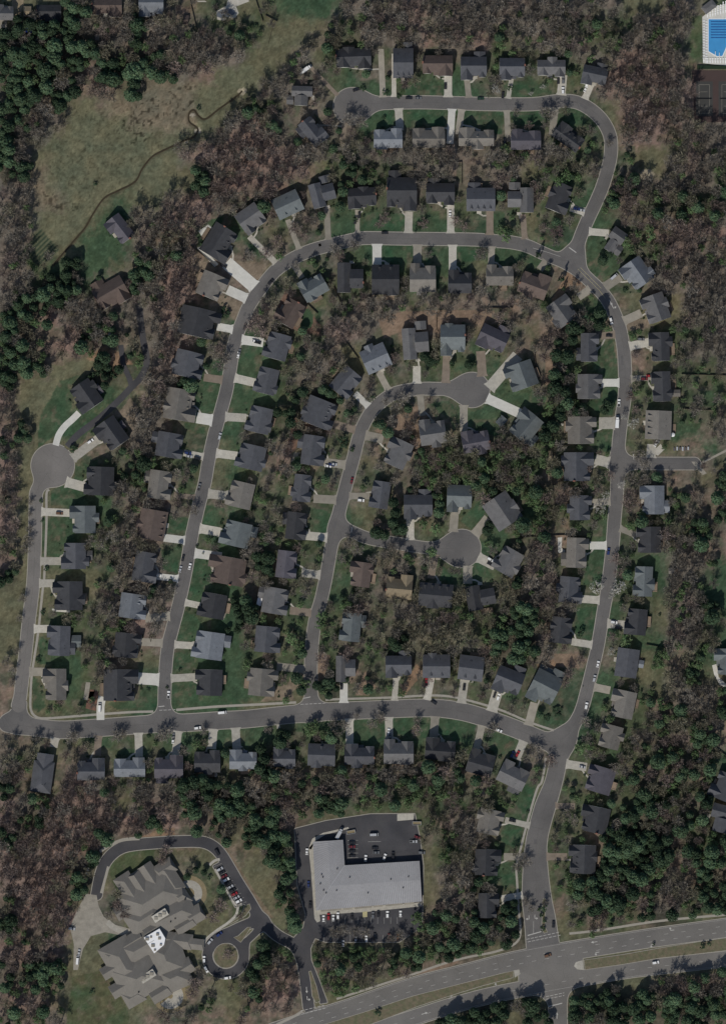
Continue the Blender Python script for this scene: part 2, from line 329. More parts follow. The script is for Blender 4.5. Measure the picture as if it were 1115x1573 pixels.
# ------------------------------------------------------------------ land cover, one letter per 11 m square
COVER = """
ssssppyypyydsYssYYYYaaaaaraaaaaaaaaaaasssaasl
skkppaaapaayyYYYYYYaaYaaaraaaaaaaaaYYYYaaaasl
kpppppaapaaaaapYYaaypGaaaaraarGGaaaaGGaaaalll
pppppppmpmaaaaaYYaasGYYYyyYyyyYYYYYaaarraasll
ppppprppppparaaasaayyYlyyYYYllyYYYYYYarrrradds
pppppdrsptttsooGaayyslllYlllllyllYsYarrrrarssd
ppakoottttttoosGGyyyylllllllllYlllYlYsrrrarsra
pmaaoooottttooarmyyyyyllYlYYlylYYYlllsrrrraaas
paaooooooooooarrryyyyyYYyyyyyyyYYyYYYsrrrGaaaa
paoooooooooarrrrrraaYYaaaaaaayaGaaaYYsYssaraap
pktoooooooosparrrrrsYpYYYaaadyaasYGGaYyssaaaGa
aatoooooosssprrrrdsypppYYyyYyyyyYYlYlmmaaaaaGp
aattooollsarraylpyyyYYYYyyYYYyyYYYYllpmraaaGaa
aaoooollaarrrdlYyYyyllYllllYYllYsYYYllyymrrGaa
aaooolllaprrlllYssyyllllllllllYGsYYYlYYGGrrGaa
aassolllaaGadddyyyYYyYllllyllYlllllYllYYGraaaa
aaYlkllspprrydddssYYyYYllYllYsYYYYdsllYYaaaaaa
aaYkklyyparrddddYGYYYYYYYllYYyyyyydddYYyYaaaaa
amkkaaaaaarrdddyaydsYYaaaYaaaaddaYYYYdssYaaaaa
ppmraayyaarllylaaYdlyayaddyydddydaaakdYsyYaaaa
ppddrppyparrYyllyYYYrrasdddyyslysdykaYYYYYYaaa
ppmrrmddparrYyylllYaasssYYYYYlsydakYYsddYYaaaa
ppmmskkkGarrYllllYyaassYyYYYlYlsYdYYlYddYYaaaa
kslllkksyaaklllslYyyysyYYYYYsslYYdkYYlYYYsllya
ksllllllsakklllllYYppyyYYyyYsslllGkYYlYYYsllYy
ksslllsdaayYlslYYkpdsyysyyyYlllYYYkkYYYYyYlyyy
kpslllsyaayYsllyYYydYYspdyddYYYaakYYYlYyYllyas
kssssddyayYYyslYyrssYsydyydyYYGaakYYYYYsYsdlya
ksssslYYkYYYYslYyrYdYysyyyYGGyGGaydYYYyYyyyysk
kssssllkGGyYsslYyYGYyyYYyppGYYYyddkYYYyyydyspp
kssslllaaayYYylYYYyYYyysdkpYYYlYGGraYYyyYYydpp
kssslllYaaayYylYYyyYYlsYYppYYYlYlGGYYYYdYYydpG
kssllYYaaryYYllyYYYYllsykkYsYsslYGGdYYlYYYYGppd
kssllYYaaayYYllaYYYYsyYYaaaYYYllYyadYllYYYaamdd
kssllYYaaayYlllykYYYlYYyyayYYllYYaaYYllYYlaaaml
ksssssYaaakYlllykYYYYlYyyayYYYlYpaadYYlYYllaall
ssssssyaaayYYllpYYYYlYYayaaYYYYkpaaYYYYbYYdaall
sssYYYaaaarYYllkYYYYYGyYpaaaGGYkppaaYYlYYYlaakl
ssslYYGGraaYYllyYYYGYyYyYbbabbYpppadYllYYYlaaYY
ssslYYyarraYlllYYYGYYyYYkkbbbbYpppaYYlYGYllaaGl
sssllYaassaYlllYYYYYYyYYYykYYYdppGadddyyYsGdGll
dssllYadllYYlllYsYYsYrYYGYddYYyYmGdYlllGYsaaGss
dssllYYsdlllllllYYsGkYGYYGYsyYYYlYlddlllYYsaayp
dssYYYsslllllllssssssssssssssysYYYYlllYYYYmmaap
dsssslsslllslllllsllllllllllllaslsllllaaYYpmGad
ydyssYlYYYllYlsllkYGGlllYYlYllYllsaslGYYYpymGpd
aGGsyysllYYlGYlYpYYYYYlYYYYYkYYYYyyyYYlYYaaraGl
amGdrryyYYYYkYsapyaakaakpYGGYYYYYaYYsYYYYyaamkl
kddsrryYaaakkppapmpaaaamGGGGYaYYlsYYYYYYGGrrYls
raprrrrsaramkppppprmppYGYGGYYGGYYlsYYYYYYpGGdks
rpkrrrrrrmrddpppprpssssssssYGraaYlYsYYYYppaGGkk
prrrrrpmmpddppspppyyssssssssyGaaYYsYYYdpkkkdGGp
rrrrrppsssssssdspmkssssssssssGGaYYsYYYdppkkdppp
rrrrppsooooyYoosopaksssssssssaakllYsYYkppppadpp
rrrrppsyyooooYosspaksssssssssaakYYYsYGpppmaappp
mrrrpsyyyoooooYsopaksssssssssaakkkYsdYkppmaaGpk
prrrrsyysssossYssopyysssssssGappppmsYrYGmkkYsss
ppmrkssllssosssosskyyYssYYYyYkppppYssYYssssssss
kpprkssyssssoooYyYksYmYYYYYyykppssssssssssssooo
mppmksosssssyyookmrksYYYGYpdddssoossssooooooopp
pppmkdoossssaoGprrrssYssssssooosssssskooooaappp
rpmakooooosdGosprrdssssoooosssskksssskYYaaapppp
ppmakoooodyyddsdddssooooosddsssskksskkYYaaapppp
""".split()
def drop(i, *idx):
    for k in idx: COVER[i] = COVER[i][:k]+COVER[i][k+1:]
drop(4, 15)
for i in range(32, 48): drop(i, 24, 38)
for i in range(50, 56): drop(i, 21, 21)
drop(48, 36); drop(49, 15, 36); drop(56, 20); drop(57, 20); drop(58, 15, 15); drop(59, 15)
for r, c0, c1, ch in [(23,2,4,'o'),(24,2,4,'o'),(22,3,5,'o'),(56,20,27,'m'),(57,19,27,'m'),(58,17,26,'G'),(59,18,24,'m'),(57,17,18,'Y'),(60,19,22,'G'),(59,20,24,'m'),(27,27,33,'G'),(28,26,33,'G'),(29,26,32,'G'),(30,27,31,'G'),(36,24,31,'b'),(37,26,30,'G'),
    (60,40,44,'m'),(61,38,44,'p'),(62,38,44,'p'),(62,26,30,'k'),(61,29,31,'k'),(62,33,36,'k'),(61,34,36,'p'),(47,15,29,'m'),(46,28,29,'G'),(24,0,0,'r'),(26,0,0,'r'),(28,0,0,'r'),(30,0,0,'m'),(32,0,0,'r'),(34,0,0,'r'),(25,0,0,'m'),(27,0,0,'m'),(29,0,0,'r'),(31,0,0,'r'),(33,0,0,'m'),
    (12,39,44,'G'),(13,38,43,'m'),(14,40,44,'r'),(32,38,41,'G'),(44,40,42,'G'),(45,39,42,'m'),(46,38,42,'G'),(47,38,43,'m'),(48,39,43,'G'),(35,41,42,'a'),(36,41,42,'a'),(57,4,5,'s'),(58,4,5,'s'),(59,4,5,'s'),(60,4,5,'s'),(61,3,4,'s'),(62,4,4,'s'),(57,0,2,'m'),(58,0,2,'r'),(60,0,2,'m'),(61,0,2,'r'),(62,0,2,'m'),(0,17,20,'l'),(1,16,19,'s'),(2,16,18,'s'),(3,15,17,'s'),(4,13,16,'o'),(5,12,15,'o'),(18,40,41,'s'),(19,40,41,'s'),(20,40,41,'Y'),(21,40,41,'Y'),(22,41,43,'Y'),(23,41,44,'Y'),(24,41,42,'Y'),(25,41,43,'Y'),(34,40,40,'l'),(35,40,40,'l'),(36,40,40,'l'),(37,40,40,'s'),(38,40,40,'s'),(39,40,40,'l'),(41,40,40,'s'),(11,9,10,'o'),(12,8,9,'o'),(58,31,33,'p'),(57,30,32,'k'),(17,40,44,'a')]:
    COVER[r] = COVER[r][:c0]+ch*(c1-c0+1)+COVER[r][c1+1:]

LC = {'l': (.050,.082,.046), 't': (.165,.142,.100), 'o': (.124,.124,.077), 's': (.118,.114,.070), 'r': (.200,.145,.122),
      'a': (.146,.126,.104), 'p': (.095,.084,.062), 'm': (.135,.112,.088), 'y': (.142,.124,.098), 'Y': (.070,.086,.048),
      'd': (.185,.140,.108), 'k': (.060,.058,.042), 'b': (.132,.125,.088), 'G': (.065,.080,.042)}
KEYS = list(LC); CI = np.array([[KEYS.index(r[i]) if i < len(r) else KEYS.index(r[-1]) for i in range(45)] for r in COVER])
LCA = np.array([LC[k] for k in KEYS])
def cover_char(px, py):
    return KEYS[CI[min(62, max(0, int(py//25))), min(44, max(0, int(px//25)))]]
_tabs = {}
def vnoise(x, y, sc, seed=0):
    if seed not in _tabs: _tabs[seed] = np.random.default_rng(seed+100).random((256, 256))
    T = _tabs[seed]; x = x/sc+1000; y = y/sc+1000; i = np.floor(x).astype(int); j = np.floor(y).astype(int); u = x-i; v = y-j
    u = u*u*(3-2*u); v = v*v*(3-2*v); g = lambda a, b: T[b & 255, a & 255]
    return (g(i,j)*(1-u)+g(i+1,j)*u)*(1-v)+(g(i,j+1)*(1-u)+g(i+1,j+1)*u)*v
def fbm(x, y, sc, seed=0, n=3):
    t = 0; a = 1; s = 0
    for k in range(n): t = t+a*vnoise(x, y, sc/2**k, seed+k*7); s += a; a *= .55
    return t/s
def inpoly(px, py, poly):
    ins = np.zeros(px.shape, bool); n = len(poly)
    for k in range(n):
        (ax, ay), (bx, by) = poly[k], poly[(k+1) % n]
        c = (ay > py) != (by > py)
        with np.errstate(divide='ignore', invalid='ignore'): xi = (bx-ax)*(py-ay)/(by-ay)+ax
        ins ^= c & (px < xi)
    return ins
TAN, RED, CLAY, STRAW = (.200,.160,.118), (.180,.112,.085), (.24,.16,.105), (.215,.155,.112)
GRN = (.048,.080,.044); DKG = (.054,.074,.046)
PATCH = [(TAN, [(360,400),(412,408),(393,433),(372,414)]), (TAN, [(330,452),(374,460),(362,494),(345,478)]), (TAN, [(295,390),(332,412),(322,428),(288,425)]),
 (RED, [(427,470),(438,448),(470,470),(492,500),(494,516),(470,512),(440,502)]), (CLAY, [(872,418),(888,420),(893,437),(872,445),(850,467),(846,462)]),
 (STRAW, [(580,490),(620,478),(700,476),(760,478),(745,500),(712,494),(706,510),(668,512),(625,505),(590,520)]), (STRAW, [(837,545),(850,553),(847,593),(838,593)]),
 (STRAW, [(850,1005),(886,1003),(889,1028),(855,1024)]), (CLAY, [(823,1022),(850,1012),(855,1022),(835,1036)]), (CLAY, [(214,1286),(238,1277),(268,1271),(270,1285),(245,1286)]),
 ((.26,.21,.14), [(20,-5),(38,-5),(32,30),(18,38)]), (CLAY, [(132,552),(160,532),(192,545),(205,560),(170,562)]), (TAN, [(185,632),(200,612),(212,625),(206,662),(195,655)]),
 ((.075,.095,.05), [(1060,25),(1077,22),(1075,88),(1066,90),(1060,85)]), ((.17,.13,.09), [(340,1290),(372,1340),(420,1410),(410,1412),(352,1325),(335,1305)]),
 (STRAW, [(640,622),(660,640),(648,700),(615,680),(575,662),(590,648)]), (RED, [(450,640),(465,650),(462,665),(455,690),(440,700)]),
 (STRAW, [(508,1005),(488,1005),(487,1048),(500,1040)]), (TAN, [(470,1060),(440,1062),(445,1040),(470,1030)]), (TAN, [(425,1055),(445,1050),(452,1075),(400,1078)]),
 (CLAY, [(640,1020),(645,1025),(640,1045),(620,1070),(612,1068),(628,1040)]), (STRAW, [(560,1030),(580,1055),(565,1068),(545,1068)]),
 (TAN, [(955,490),(1000,490),(995,505),(962,508)]), (TAN, [(300,1185),(325,1185),(322,1205),(305,1205)]), (STRAW, [(640,1495),(700,1470),(705,1478),(648,1506)]),
 (GRN, [(298,588),(338,594),(330,632),(312,634),(304,608)]), (GRN, [(352,600),(388,610),(380,640),(350,634)]), (GRN, [(371,534),(405,545),(398,585),(365,578)]),
 (GRN, [(314,655),(283,650),(285,660),(318,672)]), (DKG, [(281,664),(322,668),(312,697),(288,695)]), (GRN, [(317,775),(345,780),(350,812),(310,806)]), (GRN, [(256,790),(292,796),(284,822),(258,818)]),
 (GRN, [(246,836),(282,842),(272,880),(250,876)]), (GRN, [(294,862),(316,866),(312,930),(286,922)]), (GRN, [(282,938),(300,945),(312,962),(304,986),(272,984)]), (GRN, [(268,1002),(296,1004),(302,1020),(264,1030)]),
 (GRN, [(262,1052),(296,1048),(350,1060),(372,1082),(270,1090),(263,1075)]), (GRN, [(214,1052),(246,1052),(246,1085),(180,1090),(165,1080),(214,1074)]), (GRN, [(65,795),(103,795),(103,855),(65,855)]),
 (GRN, [(478,780),(512,786),(505,824),(474,816)]), (GRN, [(590,178),(604,168),(604,190),(580,192),(560,212),(552,196)]), (GRN, [(622,172),(684,172),(684,196),(622,196)]), (GRN, [(714,172),(772,172),(770,206),(714,202)]),
 (GRN, [(784,178),(838,174),(832,192),(790,194)]), (GRN, [(868,166),(898,178),(916,196),(898,198),(872,182)]), (GRN, [(640,126),(682,132),(682,148),(622,147),(622,134)]), (GRN, [(786,130),(818,130),(846,128),(846,146),(784,148)]),
 (GRN, [(763,382),(812,386),(850,400),(838,412),(805,402),(790,412),(762,402)]), (GRN, [(884,510),(900,470),(922,452),(938,480),(925,500)]), (GRN, [(902,540),(940,520),(948,560),(948,600),(920,572)]), (GRN, [(882,622),(925,610),(945,602),(940,640),(890,625)]),
 (GRN, [(885,665),(938,664),(936,695),(912,690)]), (GRN, [(900,870),(928,850),(922,902),(895,898)]), (GRN, [(885,935),(918,930),(908,985),(882,975)]), (DKG, [(855,1060),(905,1030),(880,1110),(850,1105),(830,1090)]),
 (GRN, [(545,1106),(592,1102),(588,1135),(560,1140),(545,1136)]), (GRN, [(606,1104),(660,1100),(655,1135),(640,1135),(608,1128)]), (GRN, [(675,1102),(732,1110),(725,1140),(700,1145),(676,1132)]), (GRN, [(752,1128),(794,1140),(782,1166),(748,1150)]),
 (GRN, [(590,378),(634,380),(634,402),(592,404)]), (GRN, [(652,380),(688,382),(688,408),(652,408)]), (GRN, [(700,382),(748,384),(744,400),(706,402)]), (GRN, [(500,345),(528,338),(524,356),(504,360)]), (GRN, [(560,325),(622,328),(622,355),(556,355)]),
 (GRN, [(650,336),(688,336),(688,357),(650,357)]), (DKG, [(716,336),(744,336),(744,358),(716,358)]), (DKG, [(830,340),(880,350),(900,335),(878,375),(860,376),(820,356)]), (GRN, [(888,405),(912,385),(930,395),(935,410),(912,430)]),
 (GRN, [(330,378),(306,378),(300,360),(318,340),(345,330)]), (GRN, [(378,372),(400,380),(412,400),(385,388)]), (GRN, [(115,715),(128,718),(128,744),(112,744)]), (GRN, [(95,745),(145,760),(105,776),(78,776),(78,755)]),
 (GRN, [(60,975),(76,985),(78,1020),(62,1020)]), (GRN, [(50,1040),(66,1045),(70,1085),(58,1095),(50,1085)]), (GRN, [(80,672),(58,690),(62,640),(92,585),(128,575),(150,590),(118,600),(105,640)]), (GRN, [(100,665),(150,620),(175,590),(162,612),(112,668)]),
 (GRN, [(790,618),(802,630),(818,600),(840,612),(832,632),(800,640)]), (GRN, [(754,645),(772,652),(766,672),(720,660),(718,642)]), (GRN, [(660,620),(690,615),(700,630),(698,670),(690,640),(676,636)]), (GRN, [(706,800),(735,770),(762,752),(740,795),(724,815)]),
 (GRN, [(680,870),(706,884),(700,900),(676,895)]), (GRN, [(728,868),(742,870),(760,890),(730,885)]), (GRN, [(168,1440),(205,1442),(195,1458),(172,1462)]), ((.075,.088,.045), [(160,1330),(195,1306),(240,1304),(232,1325),(180,1370),(172,1350)]),
 ((.072,.085,.045), [(112,1500),(165,1490),(200,1560),(195,1590),(100,1590)]), (GRN, [(735,1340),(795,1345),(793,1362),(740,1365)]), (GRN, [(770,1275),(802,1272),(798,1310),(765,1290)]), (GRN, [(790,1235),(800,1205),(822,1205),(808,1252)])]
CREEK = smooth([(372,140),(366,146),(350,158),(336,168),(316,183),(305,178),(298,169),(291,174),(291,187),(304,198),(298,210),(286,215),(256,229),(235,240),(219,259),(208,279),(182,293),(161,304),(145,326),(131,350),(114,370),(91,397),(82,408)], 5)
F_creek = stamp_line(new_field(), [P(q) for q in CREEK], .35)
cx_ = np.concatenate([[-9000,-2500,-700,-330], np.arange(-268, 268.1, .9), [330,700,2500,9000]])
cy_ = np.concatenate([[-9000,-2500,-700,-430], np.arange(-372, 372.1, .9), [430,700,2500,9000]])
VX, VY = np.meshgrid(cx_, cy_); PX = VX/S+557.5; PY = 786.5-VY/S
col = np.zeros(VX.shape+(3,)); NS = 5
for k in range(NS):
    ox = (fbm(VX, VY, 7, 20+k*3)-.5)*46+(k-2)*3; oy = (fbm(VX, VY, 7, 50+k*3)-.5)*46+(2-k)*3
    ii = np.clip((PX+ox)//25, 0, 44).astype(int); jj = np.clip((PY+oy)//25, 0, 62).astype(int); col += LCA[CI[jj, ii]]/NS
n1 = fbm(VX, VY, 14, 1); n2 = fbm(VX, VY, 3.2, 2); n3 = vnoise(VX, VY, 1.3, 9)
mo = np.clip((fbm(VX, VY, 5.5, 61)-.44)*5, 0, 1); isy = np.isin(CI[np.clip(PY//25, 0, 62).astype(int), np.clip(PX//25, 0, 44).astype(int)], [KEYS.index(k) for k in 'YyGdb'])
col = col*(1-(isy*mo*.6)[..., None])+np.array((.128,.112,.086))*(isy*mo*.6)[..., None]
mo = np.clip((fbm(VX, VY, 4.5, 67)-.50)*5, 0, 1)*isy*.55; col = col*(1-mo[..., None])+np.array((.045,.070,.040))*mo[..., None]
col = col*(.62+.76*n2[..., None])*(.80+.40*n3[..., None])
wt = np.clip((n1-.46)*4, 0, 1)[..., None]*.5                        # drifts of straw and bare soil
wet = (fbm(VX, VY, 9, 33)-.5)*2.2
col = col*(1+wet[..., None]*np.array([.22,.12,.08]))
jx = (fbm(VX, VY, 4, 70)-.5)*9; jy = (fbm(VX, VY, 4, 80)-.5)*9
for c, poly in PATCH:
    xs = [q[0] for q in poly]; ys = [q[1] for q in poly]
    bb = (PX > min(xs)-8) & (PX < max(xs)+8) & (PY > min(ys)-8) & (PY < max(ys)+8)
    if not bb.any(): continue
    m = np.zeros(bb.sum())
    for s in (.15, .3, .5): m += inpoly((PX[bb]+jx[bb]*s), (PY[bb]+jy[bb]*s), poly)/3
    wk = np.clip((fbm(VX[bb], VY[bb], 3.5, 91)-.56)*6, 0, 1)[:, None]*(.55 if c[1] > c[0] else .25)
    cc = (np.array(c)*(1-wk)+np.array((.125,.112,.078))*wk)*(.60+.80*n2[bb][:, None])*np.where(c[1] > c[0], 1+(wet[bb]*.8)[:, None]*np.array([.55,.12,.2]), 1)
    col[bb] = col[bb]*(1-m[:, None]*.92)+cc*m[:, None]*.92
e = ((PX-470)/11.5)**2+((PY-490)/16)**2 < 1; col[e] = np.array(GRN)*(.8+.4*n2[e][:, None])
g = inpoly(PX, PY, [(62,350),(92,384),(62,420),(28,396)]); st_ = np.sin((PX+PY)*.8)[g]
col[g] = np.where(st_[:, None] > .1, np.array((.045,.062,.04)), np.array((.105,.112,.068)))*(.8+.4*n2[g][:, None])
dc = np.where((np.abs(VX) < 262) & (np.abs(VY) < 366), at(F_creek, VX, VY), 50)
bank = np.clip(1-dc/1.6, 0, 1)*np.clip(n1*2.2-.5, .25, 1); col = col*(1-bank[..., None]*.75)+np.array((.085,.07,.045))*bank[..., None]*.75
Z = -.8*np.clip(1-dc/1.5, 0, 1)
tus = (vnoise(VX, VY, 1.7, 41) > .78) & inpoly(PX, PY, [(180,215),(195,170),(235,150),(300,125),(312,140),(290,165),(240,200),(215,225)]); col[tus] *= .38
tus = (vnoise(VX, VY, 1.4, 44) > .80) & inpoly(PX, PY, [(60,270),(90,170),(280,150),(270,210),(200,270),(120,340),(70,320)]); col[tus] *= .66
tus = (vnoise(VX, VY, 2.6, 46) > .62) & inpoly(PX, PY, [(66,290),(82,302),(118,310),(122,322),(95,326),(70,310)]); col[tus] *= .45
for (a, b, r, c) in [(304,200,5,(.36,.32,.25)),(296,176,4.5,(.36,.32,.25)),(372,140,6,(.33,.29,.21)),(286,217,3,(.3,.26,.2)),(993,268,11,(.30,.26,.19)),(985,272,7,(.26,.22,.16))]:
    q = np.hypot(PX-a+jx*.5, (PY-b+jy*.5)*1.3) < r; col[q] = np.array(c)*(.8+.4*n2[q][:, None])
col = np.clip(col*(.86+.28*np.random.default_rng(8).random(VX.shape))[..., None], .008, .6)
far = (np.abs(VX) > 300) | (np.abs(VY) > 400); col[far] = (.095,.092,.062)
ny_, nx_ = VX.shape
me = bpy.data.meshes.new('ground'); me.vertices.add(VX.size)
me.vertices.foreach_set('co', np.stack([VX, VY, Z], -1).astype(np.float32).ravel())
q = np.arange(VX.size).reshape(ny_, nx_); quads = np.stack([q[:-1,:-1], q[:-1,1:], q[1:,1:], q[1:,:-1]], -1).reshape(-1, 4)
def quads_to_mesh(me, faces):
    k = faces.shape[1]; me.loops.add(faces.size); me.polygons.add(len(faces))
    me.loops.foreach_set('vertex_index', faces.astype(np.int32).ravel())
    me.polygons.foreach_set('loop_start', np.arange(0, faces.size, k, dtype=np.int32))
    me.polygons.foreach_set('loop_total', np.full(len(faces), k, np.int32)); me.update(calc_edges=True)
quads_to_mesh(me, quads)
ca = me.attributes.new('col', 'FLOAT_COLOR', 'POINT'); ca.data.foreach_set('color', np.concatenate([col, np.ones(col.shape[:2]+(1,))], -1).astype(np.float32).ravel())
tag(link('ground', me, MAT['ground']), kind='structure')
tag(strip([P(q) for q in CREEK], .55, -.3)  .obj('stream', MAT['stream']), kind='structure')
# ------------------------------------------------------------------ houses: row, x, y, width, depth, heading, roof, shape, drive
H = {}
def hs(row, *items):
    for it in items: H.setdefault(row, []).append(it)
hs('north of the top street',
 (543,91,54,32,178,0,'Dck',(585,78,588,148,9,'o')), (619,98,31,46,180,1,'B3r',(605,85,605,148,7,'c')), (672,102,46,32,180,4,'Ac',(688,118,688,150,12,'c')),
 (727,106,40,36,180,1,'Ar',(717,124,720,152,9,'o')), (786,107,39,34,180,1,'Akc',(785,122,780,152,7,'c')), (846,106,43,26,180,2,'D',(864,118,861,150,13,'c')), (912,118,38,30,192,1,'Ar',(908,128,897,154,10,'c')))
hs('south of the top street',
 (596,213,44,30,0,5,'Dk',(614,198,612,166,12,'c')), (658,212,50,32,0,3,'D',(691,218,694,166,11,'n')), (731,211,54,28,0,3,'Ak',(704,204,709,166,10,'o')),
 (807,215,46,32,0,8,'Dk',(780,215,778,168,9,'o')), (873,211,46,28,36,0,'A3kc',(848,205,852,165,11,'o')))
hs('west of the top circle', (464,148,30,32,92,2,'Cr',(478,104,518,146,6,'b')), (482,202,44,28,52,1,'Acr',(526,212,530,185,8,'b')))
hs('north of the second street',
 (386,337,38,38,145,2,'Dk',(385,365,424,404,9,'c')), (442,315,42,34,155,6,'B2k',(443,340,460,384,8,'o')), (496,299,38,38,165,1,'Cr',(502,322,504,362,9,'o')),
 (556,305,44,32,177,0,'Ac',(549,325,549,360,7,'o')), (617,299,46,52,180,0,'A2rc',(628,328,627,360,12,'c')), (676,299,44,34,180,0,'Dr',(692,316,692,360,11,'c')),
 (738,307,44,36,180,1,'B4rk',(752,326,752,360,11,'b')), (799,308,40,38,180,2,'Cr',(803,332,806,372,9,'b')), (860,305,44,34,112,0,'Ak',(878,320,902,327,11,'c')))
hs('south of the second street',
 (444,480,40,36,300,4,'Akc',None), (481,441,40,34,330,6,'Ak',(463,425,448,402,9,'o')), (538,427,40,46,0,0,'Cc',None), (592,430,42,46,0,0,'B2k',(579,408,579,372,14,'n')),
 (649,427,40,44,0,3,'D',(641,408,641,374,13,'o')), (706,433,36,36,0,0,'A',(695,412,695,376,12,'c')), (767,423,42,32,0,3,'Dk',(754,406,755,378,10,'o')), (820,437,44,38,20,4,'Akc',(830,412,845,392,11,'o')))
hs('west of the loop road',
 (864,478,40,38,54,2,'Ack',(890,455,906,444,12,'o')), (905,534,44,28,90,1,'Dr',(925,516,944,514,11,'b')), (905,594,38,38,90,2,'D',(926,588,949,588,12,'n')),
 (893,661,42,44,90,3,'Dk',(922,650,945,650,18,'c')), (888,717,44,46,90,1,'Ack',(916,706,941,712,16,'c')), (891,780,38,34,90,1,'D',(912,772,936,770,11,'o')), (886,849,46,34,92,3,'Dr',(908,838,931,838,12,'n')),
 (876,906,40,36,95,1,'Ak',(893,920,921,922,12,'c')), (862,968,40,34,97,0,'Dk',(880,986,906,990,11,'c')))
hs('east of the loop road',
 (943,370,38,24,305,2,'Cr',(932,358,908,356,11,'c')), (976,421,42,40,235,5,'Ak',(950,426,930,440,14,'o')), (1005,474,42,38,250,2,'Dk',(982,482,960,492,13,'o')), (1011,533,44,32,268,0,'A2k',(994,526,967,532,13,'c')),
 (1014,594,46,30,268,0,'Dk',(998,580,969,582,9,'o')), (1010,653,44,40,272,3,'B4k',(1000,685,999,702,14,'c')), (1000,768,44,38,270,5,'Ar',None), (995,829,40,38,270,0,'Dk',(976,822,952,812,9,'o')),
 (986,893,46,30,272,6,'Dk',None), (975,955,40,34,275,0,'Ak',(960,960,934,958,13,'c')), (962,1018,44,34,278,1,'Bk',None), (955,1081,42,38,282,3,'Ak',(934,1060,910,1055,12,'o')), (936,1131,36,34,285,3,'D',None))
hs('east of the entry road', (920,1197,40,42,287,8,'Dk',(898,1178,872,1174,13,'c')), (912,1258,40,44,282,0,'Ac',(880,1238,850,1238,9,'b')), (893,1319,44,42,272,0,'D3k',(868,1316,838,1316,11,'b')))
hs('west of the entry road', (753,1262,38,38,102,3,'D',(778,1260,812,1268,9,'c')), (749,1324,40,40,92,0,'A3c',(776,1316,806,1316,11,'o')), (750,1390,38,32,90,0,'A',(772,1380,802,1375,10,'c')))
hs('south of the bottom street',
 (67,1187,32,60,8,1,'Ht',(83,1145,86,1130,13,'c')), (141,1181,42,34,0,1,'Ac',(150,1158,152,1128,11,'b')), (200,1178,48,30,0,5,'D',(214,1160,213,1126,12,'c')), (260,1177,44,36,0,8,'Ar',(270,1158,274,1124,12,'c')),
 (319,1169,40,34,0,0,'Dk',(326,1148,328,1120,13,'c')), (374,1166,42,30,0,5,'Ak',(364,1150,362,1118,13,'c')), (437,1162,34,30,0,1,'A',None), (494,1159,42,34,2,1,'B1',None),
 (552,1158,46,32,0,1,'Ack',(537,1146,537,1106,12,'c')), (612,1154,46,38,0,2,'Dk',(598,1136,597,1104,12,'c')), (676,1150,46,34,4,0,'A',(666,1130,668,1102,13,'o')), (738,1171,40,38,16,0,'Dk',(732,1148,740,1114,11,'o')), (788,1190,44,36,26,2,'Dr',(793,1164,803,1140,13,'c')))
hs('north of the bottom street',
 (85,1051,48,36,270,3,'A',(68,1032,50,1032,13,'o')), (187,1052,48,54,90,0,'A3ck',(214,1042,244,1044,18,'n')), (321,1048,40,42,272,0,'Dk',(300,1040,264,1042,12,'c')), (405,1048,42,44,95,3,'Dk',(428,1024,468,1028,12,'o')),
 (531,1027,30,40,180,2,'C',(528,1048,528,1080,12,'n')), (612,1024,40,34,180,1,'Ar',(608,1042,606,1074,9,'c')), (670,1023,42,36,180,1,'B2k',(662,1042,656,1074,11,'c')), (723,1026,38,38,187,1,'B2k',(713,1046,709,1076,13,'c')),
 (780,1047,42,40,202,1,'Ark',(764,1062,755,1092,16,'c')), (835,1057,42,50,207,6,'Ar',(820,1082,812,1112,13,'o')))
hs('beside the far west street',
 (132,609,42,40,235,0,'A',None), (171,667,44,40,235,0,'A2',(150,675,112,704,14,'c')), (153,739,44,46,272,0,'D2',(130,748,108,742,15,'c')), (128,798,42,40,270,6,'Ak',(108,788,62,786,12,'c')), (114,854,40,38,270,1,'Ak',(96,862,60,862,12,'c')),
 (105,915,44,46,270,0,'D2k',(82,896,58,896,12,'c')), (91,984,46,36,272,1,'Dr',(76,966,48,966,12,'c')))
hs('west of the sloping street',
 (339,374,50,46,122,0,'A3ck',(350,405,388,438,20,'n')), (327,440,38,42,113,3,'Ack',(352,446,378,458,15,'n')), (307,496,44,62,103,0,'D2k',(336,502,364,507,12,'n')), (291,560,40,46,104,1,'D',(316,580,344,584,12,'b')),
 (279,622,48,50,100,3,'A4',(305,642,330,646,17,'n')), (262,684,38,42,100,1,'Dr',(285,696,316,702,10,'c')), (247,745,44,36,98,3,'Dr',(270,760,290,763,8,'b')), (235,806,46,42,100,4,'B4',(252,826,292,831,12,'n')),
 (225,871,46,38,100,1,'Ak',(236,885,276,889,10,'n')), (206,931,38,42,98,5,'D2',(226,950,264,946,13,'o')), (197,991,38,40,95,0,'Dk',(218,986,256,988,12,'o')))
hs('east of the sloping street',
 (425,532,40,38,285,1,'Dk',(402,526,372,522,14,'n')), (409,585,40,34,284,1,'D',(392,588,358,580,13,'c')), (398,645,40,38,283,1,'Dk',(376,642,344,640,13,'c')), (385,702,38,44,283,1,'Dk',(362,700,330,696,13,'c')),
 (369,760,40,40,283,3,'D',(350,762,318,758,14,'c')), (362,820,38,46,283,6,'Ar',(336,817,308,812,14,'c')), (348,876,42,58,280,4,'Ac',(338,855,300,850,14,'n')), (326,930,38,42,280,0,'Dk',(306,930,282,925,10,'c')), (320,991,42,48,278,5,'Dr',(298,992,266,990,11,'c')))
